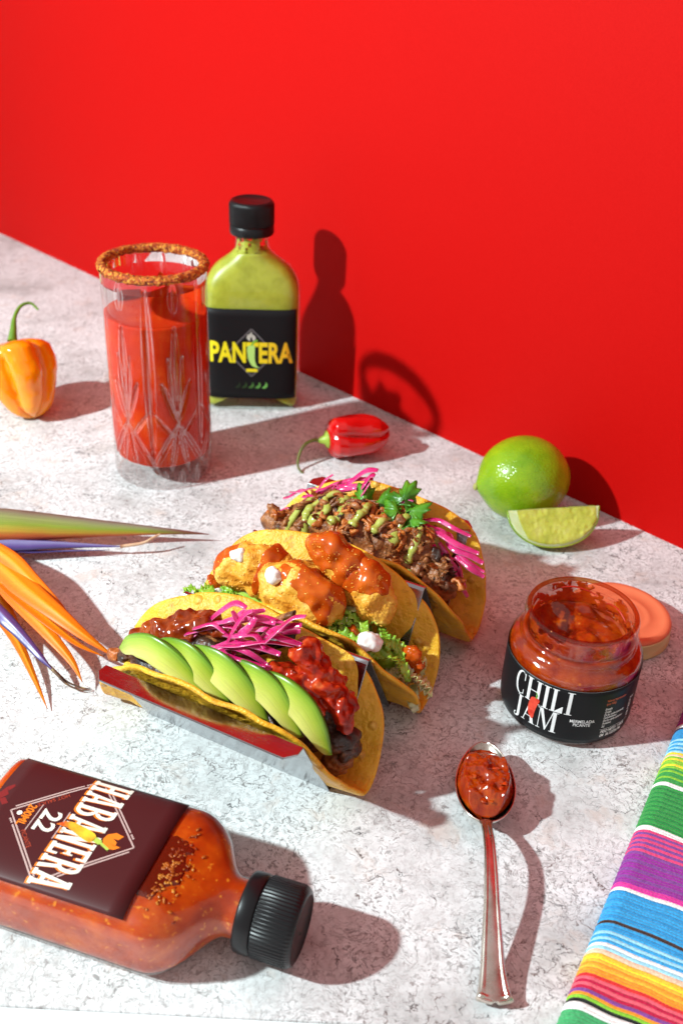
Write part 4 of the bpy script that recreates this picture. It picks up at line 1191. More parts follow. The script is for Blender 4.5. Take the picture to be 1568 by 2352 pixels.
def build_flower():
    o = (-17.0, 41.0, 0)
    f = empty('bird_of_paradise_flower', 'cut bird-of-paradise flower with orange sepals, purple petals and green beak', 'flower', o)
    # beak-like spathe lying on its side
    mt = uv_ramp('spathe_skin', [(0.0, (.50, .09, .03)), (.10, (.56, .13, .035)), (.22, (.48, .30, .03)), (.42, (.26, .33, .03)), (.66, (.27, .29, .10)), (.84, (.24, .20, .13)), (1.0, (.16, .10, .08))], rough=.42, extra=lambda t, c: t.mix(t.ramp(t.add('ShaderNodeSeparateXYZ', Vector=t.coord('UV')).outputs[0], [(.70, 0.0), (.86, .75), (1, .95)]), c, (.16, .015, .02)))
    tp = catmull([(-22.6, 45.6, 2.2), (-18.56, 45.90, 2.05), (-15.53, 46.08, 1.75), (-12.47, 46.27, 1.35), (-9.34, 46.45, .95), (-7.26, 46.63, 0.6)], 50)
    bt = catmull([(-22.4, 43.8, 1.0), (-18.19, 44.29, 1.0), (-15.35, 45.05, .8), (-12.44, 45.75, .7), (-9.39, 46.35, .62), (-7.26, 46.62, 0.57)], 50)
    V, U = [], []
    n = 24
    for i in range(51):
        A, B = tp[i], bt[i]; mid = (A+B)/2; d = (A-B)/2; L = np.linalg.norm(d)
        T = tp[min(50, i+1)]-tp[max(0, i-1)]; T /= np.linalg.norm(T); N = np.cross(T, d/L)
        for k in range(n):
            a = 2*math.pi*k/n; p = mid+d*math.cos(a)+N*L*.62*math.sin(a)
            p[2] = max(p[2], .03); V.append(tuple(p-np.array(o))); U.append((i/50, .5+.5*math.cos(a)))
    mk('spathe', V, grid_faces(51, n, wrap_v=True), mt, f, uvs=U)
    org = uv_ramp('orange_sepal', [(0.0, (.72, .13, .001)), (.3, (.86, .23, .002)), (.5, (.88, .30, .006)), (.7, (.86, .22, .002)), (1.0, (.74, .13, .001))], rough=.48, sss=.10, sss_r=(1, .35, .05), sss_scale=.002, extra=lambda t, c: t.mix(t.ramp(t.add('ShaderNodeSeparateXYZ', Vector=t.coord('UV')).outputs[0], [(.93, 0.0), (1.0, .7)]), c, (.30, .10, .02)))
    pur = uv_ramp('violet_petal', [(0.0, (.05, .03, .13)), (.35, (.14, .08, .30)), (.55, (.24, .22, .42)), (.8, (.10, .06, .24)), (1.0, (.035, .03, .09))], rough=.3)
    def lance(w, pk=.35, tail=1.0):
        pk = .34
        def f_(t):
            return w*(.45+.55*math.sin(math.pi/2*t/pk)) if t < pk else w*max(.03, (1-(t-pk)/(1-pk))**.85)
        return f_
    A = [(-20.23, 43.82, 1.6), (-17.07, 41.07, 1.8), (-14.95, 38.83, 2.0), (-13.13, 37.19, 2.0), (-11.56, 36.11, 1.6), (-10.1, 35.5, .95)]
    petal('orange_sepal', A, lance(.66, .50, 1.15), f, org, o, keel=.30, roll=-.18)
    A2 = [(-20.0, 43.3, 1.1), (-17.2, 40.9, 1.2), (-15.2, 38.75, 1.45), (-13.5, 37.1, 1.5), (-11.9, 36.0, 1.2), (-10.6, 35.55, .9)]
    petal('orange_sepal', A2, lance(.54, .5, 1.15), f, org, o, keel=.3, roll=.3)
    B = [(-19.31, 43.15, 1.2), (-16.98, 40.55, 1.3), (-15.3, 38.56, 1.4), (-13.3, 36.32, 1.4), (-12.02, 35.06, 1.0), (-11.34, 34.22, .5)]
    petal('orange_sepal', B, lance(.48, .52, 1.2), f, org, o, keel=.35, roll=-.1)
    A3 = [(-20.1, 43.9, 1.9), (-17.0, 41.6, 2.1), (-14.9, 39.5, 2.05), (-13.2, 37.9, 1.75), (-12.2, 36.9, 1.3)]
    petal('orange_sepal', A3, lance(.46, .5), f, org, o, keel=.25, roll=-.35)
    E_ = [(-19.17, 42.56, .8), (-17.4, 40.3, .9), (-16.2, 38.7, .9), (-15.2, 37.3, .8), (-14.3, 36.2, .5)]
    petal('orange_sepal', E_, lance(.45, .5), f, org, o, keel=.4)
    Cc = [(-17.97, 40.14, 1.0), (-16.3, 38.22, .9), (-15.45, 37.2, .8), (-14.63, 36.02, .7), (-13.57, 34.34, .5), (-12.56, 32.74, .15)]
    petal('orange_sepal', Cc, lance(.36, .45, 1.2), f, org, o, keel=.35, roll=.15)
    petal('violet_petal', [(-17.9, 39.5, 1.9), (-15.91, 37.34, 1.75), (-14.74, 36.29, 1.5), (-13.42, 35.02, 1.2), (-12.75, 34.55, .85)], lance(.34, .38, 1.2), f, pur, o, keel=.6, roll=-.2)
    tipm = noisy('dry_petal_tip', [(.3, (.05, .03, .03)), (.6, (.16, .09, .05)), (.75, (.4, .3, .12))], 300, .6)
    for dx in (0, .07):
        P = catmull([(-13.1, 34.85, .95), (-12.5, 34.40+dx, .7), (-12.05, 34.15+dx*2, .4), (-11.45, 34.05+dx*2.5, .18), (-10.95, 34.15+dx, .1)], 20)
        V, F, _ = tube([tuple(p-np.array(o)) for p in P], [.09-.0035*i for i in range(21)], n=6); mk('petal_thread', V, F, tipm, f)
    petal('violet_petal', [(-20.5, 43.8, .9), (-18.23, 44.25, .8), (-16.37, 44.5, .75), (-14.49, 44.72, .7), (-11.6, 44.97, .6)], lance(.62, .5), f, pur, o, keel=.5)
    petal('violet_petal', [(-20.3, 43.4, 1.0), (-18.3, 43.9, .8), (-16.6, 44.1, .55), (-15.2, 44.35, .5), (-12.4, 44.8, .45)], lance(.30, .5), f, pur, o, keel=.4, roll=.3)
    petal('violet_petal', [(-19.49, 43.5, 1.2), (-17.97, 43.56, 1.0), (-17.31, 43.65, .6), (-16.5, 43.72, .3)], lance(.22, .4), f, pur, o, keel=.7)
    P = catmull([(-11.9, 44.96, .6), (-10.7, 45.13, .8), (-10.19, 45.37, 1.0), (-9.84, 45.61, 1.1)], 16)
    V, F, _ = tube([tuple(p-np.array(o)) for p in P], [.10-.003*i for i in range(17)], n=6); mk('petal_thread', V, F, noisy('pale_thread', [(.3, (.5, .26, .14)), (.7, (.62, .42, .28))], 200, .5), f)
build_flower()

# ------------------------------------------------------------------ taco holder
ROT = math.atan2(-.435, .9)
O0 = Vector((.19, 29.17, 0)); AX = Vector((math.cos(ROT), math.sin(ROT), 0)); BX = Vector((-math.sin(ROT), math.cos(ROT), 0))
PITCH = 5.82
def build_holder():
    h = empty('taco_holder', 'zigzag stainless steel holder carrying the three tacos', 'taco holder', tuple(O0), ROT)
    st = mat('brushed_steel', (.40, .41, .43), .22, metal=1.0); t = NT(st); co = t.coord()
    mp = t.add('ShaderNodeMapping', Vector=co); mp.inputs['Scale'].default_value = (.04, 1, 1)
    nz = t.noise(mp.outputs[0], 2200, 3, .6).outputs['Fac']
    sm_ = t.noise(co, 60, 4, .6).outputs['Fac']
    t.rough(t.math('ADD', t.ramp(nz, [(.3, .10), (.7, .22)]), t.ramp(sm_, [(.45, 0.0), (.7, .16)]))); t.normal(t.bump(nz, .05, .0003))
    hw, hh, L = PITCH/2, 4.65, 9.15
    prof = [(-hw-.60, 4.66), (-hw+.30, hh-.05)]
    flat = .22
    for k in range(3):
        y = k*PITCH
        prof += [(y-flat, .05), (y+flat, .05)]
        if k < 2: prof += [(y+hw-.16, hh-.03), (y+hw-.05, hh+.06), (y+hw+.05, hh+.06), (y+hw+.16, hh-.03)]
    prof += [(2*PITCH+hw-.30, hh-.05), (2*PITCH+hw+.60, 4.66)]
    def strip(name, pr, u0, u1, round_lip=None):
        V, nu = [], 25
        for i in range(nu):
            f = i/(nu-1); u = u0+(u1-u0)*f
            for j, (y, z) in enumerate(pr):
                if round_lip and j in round_lip:                      # free edge with rounded corners
                    y2, z2 = pr[round_lip[j]]
                    d = min(u-u0, u1-u); k = 1-math.sqrt(max(0, 1-(1-min(1, d/.45))**2)); k *= .5
                    V.append((u, y+(y2-y)*k, z+(z2-z)*k))
                else: V.append((u, y, z))
        return V, grid_faces(nu, len(pr))
    # lips are extended a little beyond the legs like the bent sheet in the photograph
    V, F = strip('sheet', prof, -L, 0.0, {0: 1, len(prof)-1: len(prof)-2})
    o = mk('bent_sheet', V, F, st, h, smooth=False, solid=.09)
    bv = o.modifiers.new('bevel', 'BEVEL'); bv.width = .0003; bv.segments = 2; bv.limit_method = 'ANGLE'
build_holder()

# ------------------------------------------------------------------ tacos
def tortilla_material(seed):
    m = mat('fried_tortilla', (.7, .36, .05), .38, spec=.4, sss=.18, sss_r=(1, .5, .1), sss_scale=.003); t = NT(m); co = t.coord()
    mp = t.add('ShaderNodeVectorMath', _operation='ADD', i0=co, i1=(seed*.31, seed*.17, seed*.53)).outputs[0]
    base = t.ramp(t.noise(mp, 48, 5, .6).outputs['Fac'], [(.25, (.56, .21, .010)), (.40, (.72, .35, .016)), (.55, (.80, .44, .026)), (.72, (.84, .53, .08))])
    blis = t.voro(mp, 120, 'F1').outputs['Distance']
    ring = t.ramp(blis, [(.10, (.82, .53, .13)), (.24, (.60, .25, .018)), (.34, (.78, .44, .04)), (.5, (.72, .37, .03))])
    sel = t.ramp(t.noise(mp, 36, 2).outputs['Fac'], [(.47, 0.0), (.60, .7)])
    c = t.mix(sel, base, ring)
    toast = t.ramp(t.noise(mp, 150, 5, .7).outputs['Fac'], [(.57, 0.0), (.74, .75)])
    c = t.mix(toast, c, (.36, .11, .008))
    t.base(c)
    h = t.math('ADD', t.noise(mp, 90, 4).outputs['Fac'], t.math('MULTIPLY', t.ramp(blis, [(.0, 1.0), (.3, 0.0)]), sel))
    h = t.math('ADD', h, t.math('MULTIPLY', t.noise(mp, 480, 3, .65).outputs['Fac'], .38))
    t.normal(t.bump(h, .8, .0028))
    return m

def tortilla(root, seed, R=6.45, Rt=5.72, tc=.15, uc=-5.0, front=23.5, back=24.5, rb=.42, wave=.16):
    nr, na = 30, 120
    def pos(u, tt):
        """fold a flat disc point (u along the fold, tt across) into the V"""
        s = 1 if tt >= 0 else -1
        lean = math.radians(back if s > 0 else front)
        turn = math.pi/2-lean; a = abs(tt); arc = rb*turn
        if a <= arc:
            th = a/rb; y = rb*math.sin(th); z = rb*(1-math.cos(th)); nrm = th
        else:
            d = a-arc; y = rb*math.sin(turn)+d*math.cos(turn); z = rb*(1-math.cos(turn))+d*math.sin(turn); nrm = turn
        y += (.055 if s > 0 else .012)*max(0, a-3.4)**2+.75*smooth01(-2.4, 1.2, u)*min(1, a/1.6)*(1 if s > 0 else .3)+.2*smooth01(-8.6, -11.2, u)*min(1, a/1.6)      # the rim flares, the open ends spread
        return Vector((u, s*y, z)), Vector((0, -s*math.sin(nrm), math.cos(nrm)))
    V, F = [], []
    for i in range(nr+1):
        r = R*(i/nr)**.9
        for k in range(na):
            a = 2*math.pi*k/na
            wob = 1+.018*math.sin(3*a+seed)+.012*math.sin(7*a+seed*2)+.010*fbm((math.cos(a)*4, math.sin(a)*4, seed), 2)
            nn = 2.6 if math.sin(a) > 0 or math.cos(a) > 0 else 2.0      # fuller at the back and towards the open right end
            wob *= (abs(math.cos(a))**nn+abs(math.sin(a))**nn)**(-1/nn)
            u, tt = r*math.cos(a)*wob, r*math.sin(a)*wob*Rt/R+tc
            p, n = pos(u+uc, tt)
            e = (r/R)
            d = wave*e*e*fbm((u*.42+seed*3, tt*.42, seed), 2)*1.6+.055*fbm((u*1.5, tt*1.5, seed+4), 2)
            # the rim rolls outward a touch, the fold stays tight
            d += -.10*smooth01(.86, 1.0, e)*smooth01(1.5, 3.5, abs(tt))
            p = p+n*d; p.z = max(p.z, .10)
            V.append(tuple(p))
    for i in range(nr):
        for k in range(na):
            F.append((i*na+k, (i+1)*na+k, (i+1)*na+(k+1) % na, i*na+(k+1) % na))
    V = [(x, y, z+.40) for x, y, z in V]
    o = mk('tortilla', V, F, tortilla_material(seed), root, solid=.22, subsurf=1)
    return V, F

def ribbon(root, name, pts, w, th, m, n=14, taper=.35, up=(0, 0, 1)):
    P = catmull(pts, n)
    rw = [w*(taper+(1-taper)*math.sin(math.pi*(i+.6)/(n+1.2))**.6) for i in range(n+1)]
    rt = [th*(taper+(1-taper)*math.sin(math.pi*(i+.6)/(n+1.2))**.6) for i in range(n+1)]
    V, F, U = tube(P, rw, rt, 8, up)
    return mk(name, V, F, m, root, uvs=U)

M_ONION = mat('pickled_onion', (.62, .02, .16), .18, spec=.5, sss=.45, sss_r=(1, .15, .45), sss_scale=.003, coat=.3)
_t = NT(M_ONION); _co = _t.coord()
_c = _t.ramp(_t.noise(_co, 75, 4).outputs['Fac'], [(.28, (.34, .003, .075)), (.46, (.52, .012, .125)), (.60, (.66, .05, .21)), (.74, (.76, .26, .42))])
_v = _t.add('ShaderNodeSeparateXYZ', Vector=_t.coord('UV')).outputs[1]
_e = _t.math('ABSOLUTE', _t.math('COSINE', _t.math('MULTIPLY', _v, 6.2832)))
_t.base(_t.mix(_t.ramp(_e, [(.70, 0.0), (1.0, .55)]), _c, (.80, .30, .46)))
_t.normal(_t.bump(_t.noise(_co, 400, 2).outputs['Fac'], .15, .0005))
M_CHAR = noisy('charred_beef', [(.3, (.012, .008, .006)), (.5, (.05, .02, .012)), (.66, (.16, .06, .03)), (.8, (.26, .11, .06))], 130, .35, bump=.9, bscale=220, bdist=.002, spec=.5)
M_BEEF = noisy('braised_beef', [(.28, (.06, .02, .008)), (.43, (.20, .066, .02)), (.58, (.36, .13, .04)), (.74, (.56, .25, .10))], 190, .36, bump=.9, bscale=340, bdist=.0016, spec=.5, sss=.1, sss_scale=.002)
M_BEEF2 = noisy('orange_beef', [(.28, (.18, .045, .010)), (.5, (.46, .12, .02)), (.72, (.66, .27, .08))], 190, .32, bump=.8, bscale=340, bdist=.0014, spec=.5, sss=.1, sss_scale=.002)
M_CREAM = mat('sour_cream', (.80, .79, .75), .30, sss=.4, sss_r=(1, .9, .8), sss_scale=.004)
M_GSAUCE = noisy('green_salsa', [(.3, (.30, .33, .05)), (.6, (.40, .42, .09)), (.75, (.48, .48, .14))], 160, .22, sss=.3, sss_r=(.9, 1, .3), sss_scale=.003, bump=.15, bscale=200)
M_HOT = noisy('red_wing_sauce', [(.3, (.46, .050, .003)), (.55, (.60, .090, .006)), (.75, (.70, .15, .014))], 110, .22, sss=.12, sss_r=(1, .25, .05), sss_scale=.002, bump=.05, bscale=120, bdist=.001)
M_SALSA = noisy('red_salsa', [(.28, (.14, .005, .001)), (.46, (.33, .014, .003)), (.62, (.46, .042, .007)), (.78, (.60, .15, .035))], 210, .17, sss=.15, sss_r=(1, .2, .06), sss_scale=.002, bump=.30, bscale=300, bdist=.0010)
M_BROWN = noisy('brown_chilli_sauce', [(.28, (.09, .008, .002)), (.5, (.22, .026, .004)), (.7, (.36, .07, .008)), (.82, (.46, .14, .02))], 130, .12, sss=.12, sss_r=(1, .25, .05), sss_scale=.002, bump=.30, bscale=300, bdist=.0010)

def see_through(m, k):
    nt = m.node_tree; out = nt.nodes['Material Output']; src = out.inputs['Surface'].links[0].from_socket
    tr = nt.nodes.new('ShaderNodeBsdfTransparent'); tr.inputs[0].default_value = (1, .75, .5, 1)
    mx = nt.nodes.new('ShaderNodeMixShader'); mx.inputs[0].default_value = k
    nt.links.new(src, mx.inputs[1]); nt.links.new(tr.outputs[0], mx.inputs[2]); nt.links.new(mx.outputs[0], out.inputs['Surface'])
see_through(M_HOT, .30)
def lettuce_mat(name, pale):
    st = [(.25, (.10, .26, .015)), (.5, (.24, .44, .03)), (.75, (.45, .58, .10))] if not pale else [(.25, (.45, .52, .14)), (.5, (.66, .68, .32)), (.75, (.76, .77, .55))]
    return noisy(name, st, 110, .30, sss=.3, sss_r=(.6, 1, .2), sss_scale=.003, bump=.4, bscale=260, bdist=.001)
M_LETT, M_LETT2 = lettuce_mat('lettuce_green', False), lettuce_mat('lettuce_pale', True)

def lettuce(root, rn, c, d, L, w, m, rise=0.3):
    """ruffled shred: a strip whose edges wave"""
    n, mm = 26, 7
    d = Vector(d).normalized(); sd = Vector((-d.y, d.x, rn.uniform(-.3, .6))).normalized(); up = d.cross(sd)
    if up.z < 0: up = -up
    ph, fr = rn.uniform(0, 6), rn.uniform(2.2, 3.6)
    V = []
    for i in range(n):
        t = i/(n-1)-.5
        p = Vector(c)+d*L*t+up*(rise*(1-4*t*t))
        ww = w*(.35+.65*math.cos(math.pi*t)**.7)
        for k in range(mm):
            q = -1+2*k/(mm-1)
            r = .15*abs(q)**1.3*math.sin(fr*2*math.pi*t*2+ph+q)+.06*math.sin(9*t+ph*2)
            V.append(tuple(p+sd*ww*q+up*r))
    return mk('lettuce_shred', V, grid_faces(n, mm), m, root, solid=.035)

def onion(root, tree, rn, a, b, sag=.0, w=.15, arch=.5, z_add=.08):
    """strand from a to b (u,y,z); arches up and sideways"""
    a, b = np.array(a, float), np.array(b, float); d = b-a
    sidev = np.array((-d[1], d[0], 0)); sidev /= (np.linalg.norm(sidev)+1e-6)
    k1, k2 = rn.uniform(-.35, .35), rn.uniform(-.35, .35)
    P = [a, a+d*.3+sidev*k1+np.array((0, 0, arch*.75)), a+d*.65+sidev*k2+np.array((0, 0, arch)), b]
    return ribbon(root, 'onion_strand', P, w*rn.uniform(.75, 1.25), .04, M_ONION, 16, .45, up=(rn.uniform(-.6, .6), rn.uniform(-.9, .1), 1))

def crescent(root, pts, h, th, m, tilt=32):
    """avocado slice: crescent whose outer rim runs along pts; flat faces, body hanging down and leaning forward"""
    n, mm = 36, 24
    C = catmull(pts, n); V, U = [], []
    ct, st = math.cos(math.radians(tilt)), math.sin(math.radians(tilt))
    for i, c in enumerate(C):
        t = i/n; T = C[min(n, i+1)]-C[max(0, i-1)]; T /= np.linalg.norm(T)
        Y = np.array((0, 1., 0)); Y = Y-T*np.dot(Y, T); Y /= np.linalg.norm(Y); D = np.cross(T, Y)
        if D[2] > 0: D = -D
        D, Y = D*ct-Y*st, Y*ct+D*st
        s = math.sin(math.pi*min(1, max(0, (t+.02)/1.04)))**.5
        hh, tt = h*s+.02, th*(.4+.6*s)
        for k in range(mm):
            a = 2*math.pi*k/mm; ca, sa = math.cos(a), math.sin(a)
            x = math.copysign(abs(ca)**.55, ca); y = math.copysign(abs(sa)**.55, sa)
            dv = (1-x)/2
            y *= 1-.55*dv
            V.append(tuple(c+D*dv*hh+Y*y*tt)); U.append((t, dv))
    F = grid_faces(n+1, mm, wrap_v=True)+[tuple(range(mm)), tuple(range(n*mm, (n+1)*mm))]
    return mk('avocado_slice', V, F, m, root, uvs=U, fix=True)

def cilantro_leaf(root, c, size, yaw, pitch, roll, m):
    """three-lobed, toothed, slightly cupped leaf"""
    from mathutils import Euler
    M = Euler((pitch, roll, yaw)).to_matrix()
    V = [(0, 0, 0)]; n = 72; out = []
    for i in range(n):
        a = math.radians(-150+300*i/(n-1))
        lobe = .52+.48*abs(math.cos(1.55*a))**.8
        tooth = 1+.13*math.sin(a*14)
        r = lobe*tooth*(1.0 if abs(a) < .6 else .86)
        out.append((r*math.sin(a), r*math.cos(a)))
    rings = 5
    V, F = [], []
    for k in range(rings+1):
        f = k/rings
        for x, y in out:
            X, Y = x*f, y*f+(1-f)*0
            z = .18*f*f*math.sin(3.1*math.atan2(x, y))+.10*math.sin(6*X+2)-.22*f*f
            p = M @ Vector((X*size, Y*size, z*size)); V.append((p.x*1.25+c[0], p.y*1.25+c[1], p.z*1.25+c[2]))
    F = grid_faces(rings+1, n)
    return mk('cilantro_leaf', V, F, m, root, solid=.02)

def taco_root(i, name, label):
    p = O0+BX*(PITCH*i)
    return empty(name, label, 'taco', tuple(p), ROT, 'tacos in the steel holder')

def taco_avocado():
    r = taco_root(0, 'taco', 'front taco with avocado slices, charred beef, pink onions and red salsa')
    rn = random.Random(21)
    tort = tortilla(r, 1.0, R=6.4, tc=.12, uc=-4.95)
    geo = [tort]
    # bed of dark meat
    core = blob((-5.0, .15, 2.9), (5.2, 1.25, 1.9), (0, 0, 0), .55, .9, 2, 5); geo.append(core)
    mk('beef_bed', core[0], core[1], M_CHAR, r)
    pieces = [((-9.7, .1, 3.1), (1.1, .45, .5), (0, -.45, .1)), ((-7.9, .75, 4.2), (1.5, .6, .55), (0, -.35, .1)), ((-6.6, .9, 4.9), (1.3, .6, .5), (0, -.1, 0)), ((-3.6, 1.3, 5.5), (1.2, .45, .4), (0, -.6, .2)), ((-.75, .3, 3.6), (.95, .6, .75), (0, .5, 0)), ((.15, .1, 3.0), (.8, .65, .55), (.2, .2, .3)), ((.1, .0, 1.7), (.6, .5, .7), (0, .3, 0)), ((.5, .2, 2.4), (.5, .5, .5), (0, 0, 0)), ((-2.4, .2, 4.6), (1.2, .8, .6), (0, .2, 0)), ((-4.6, -.1, 4.5), (1.5, .9, .6), (0, 0, 0)), ((-1.5, .7, 4.6), (.9, .5, .6), (0, .5, 0))]
    for k, (c, s, ro) in enumerate(pieces):
        b = blob(c, s, ro, .22, 1.9, k+3, 4); geo.append(b); mk('beef_strip', b[0], b[1], M_CHAR if k % 4 != 2 else M_BEEF, r)
    # thin mushroom-brown slice standing against the back of the shell
    ribbon(r, 'beef_strip', [(-4.6, 1.7, 5.0), (-3.9, 1.9, 5.9), (-3.0, 1.9, 6.7)], .22, .12, M_BEEF, 12, .6)
    b = blob((-10.9, .0, 2.5), (.45, .3, .3), (0, -.4, 0), .1, 3, 8, 3); mk('beef_strip', b[0], b[1], M_BEEF2, r)
    # avocado fan along the front
    av = uv_ramp('avocado_flesh', [(0.0, (.07, .17, .008)), (.06, (.16, .31, .018)), (.22, (.30, .44, .032)), (.46, (.46, .54, .07)), (.70, (.60, .63, .14)), (1.0, (.68, .68, .21))], rough=.30, sss=.25, sss_r=(.7, 1, .2), sss_scale=.003)
    base_sl = [(-2.25, .25, -.7), (-1.35, .12, .18), (-.1, -.05, .55), (1.0, -.2, .25), (1.85, -.35, -.55), (2.35, -.45, -1.7)]
    for k in range(5):
        cu = -7.75+1.56*k+(0, .08, -.05, .05, .0)[k]; cz = 5.18+(.05, .22, .26, .18, -.05)[k]; cyv = -1.12+.13*k
        rk = rn.uniform(.94, 1.06); dr = (-.25, 0, .0, .05, .18)[k]
        pts = [(cu+rk*(x*math.cos(dr)+z*math.sin(dr))*(1.08 if k == 0 else 1), cyv+y+rn.uniform(-.03, .03), cz+rk*(z*math.cos(dr)-x*math.sin(dr))) for x, y, z in base_sl]
        crescent(r, pts, 1.25*rk, rn.uniform(.11, .19), av, tilt=24+rn.uniform(-4, 4))
    # sauces
    def lump(c, s, ro, seed): return blob(c, [k*1.18 for k in s], ro, .34, 1.5, seed, 5, off=lambda q, v: .10*fbm((q.x*3.6, q.y*3.6, q.z*3.6+seed), 3))
    fused('brown_sauce', [lump((-9.2, .6, 3.95), (.95, .55, .42), (0, -.5, .05), 3), lump((-8.2, .8, 4.6), (1.0, .6, .45), (0, -.42, .05), 4), lump((-6.9, .95, 5.12), (1.15, .62, .42), (0, -.15, 0), 5), lump((-7.6, .3, 4.6), (.8, .4, .35), (0, -.3, 0), 6)], M_BROWN, r)
    fused('red_salsa', [lump((-1.95, -.05, 5.05), (.85, .75, .5), (0, .3, 0), 7), lump((-1.6, .65, 5.75), (.75, .6, .45), (0, .5, 0), 8), lump((-.7, .35, 5.0), (.75, .7, .5), (0, .6, 0), 9), lump((.0, .4, 4.35), (.45, .55, .6), (0, .6, 0), 10), lump((-1.0, -.3, 4.75), (.6, .5, .4), (0, .4, 0), 11), lump((.25, .3, 3.75), (.28, .35, .5), (0, .3, 0), 12)], M_SALSA, r)
    # pickled onions tossed over the middle
    strands = [((-7.7, -.3, 4.6), (-4.2, .3, 5.8)), ((-7.4, .0, 4.8), (-3.6, -.2, 5.5)), ((-7.0, -.4, 4.7), (-4.6, .6, 6.4)), ((-6.4, .2, 5.2), (-3.3, .5, 6.6)), ((-5.0, .0, 6.9), (-4.5, -.2, 5.3)), ((-4.1, .1, 7.2), (-5.2, -.4, 5.0)), ((-3.9, .0, 7.0), (-4.7, -.6, 4.9)), ((-1.9, .4, 7.6), (-3.7, -.2, 5.6)), ((-2.0, .3, 7.2), (-4.1, -.3, 5.4)), ((-5.7, -.7, 5.1), (-2.6, -.3, 5.9)), ((-5.9, -.8, 5.0), (-2.9, -.9, 5.6)), ((-5.5, -.9, 5.2), (-3.0, -.6, 5.4)), ((-5.3, -.6, 5.4), (-2.2, .1, 6.2)), ((-6.0, .4, 5.4), (-3.2, 1.0, 6.3)), ((-4.6, .6, 5.8), (-2.5, 1.1, 6.1)), ((-6.6, .5, 5.3), (-4.9, .9, 6.5)), ((-5.4, .2, 5.6), (-3.9, .7, 6.9)), ((-3.4, -.9, 5.4), (-2.4, -.9, 4.8)), ((-5.8, -.4, 5.0), (-4.0, -1.0, 5.3)), ((-4.4, .3, 5.9), (-1.9, .1, 6.4)), ((-7.2, .3, 4.9), (-5.3, -.1, 5.7)), ((-5.0, -.2, 5.8), (-3.2, -.5, 6.1))]
    for a, b in strands:
        a, b = (a[0], a[1]+.4, a[2]+.12), (b[0], b[1]+.4, b[2]+.12)
        onion(r, None, rn, a, b, w=.15, arch=rn.uniform(.15, .45))

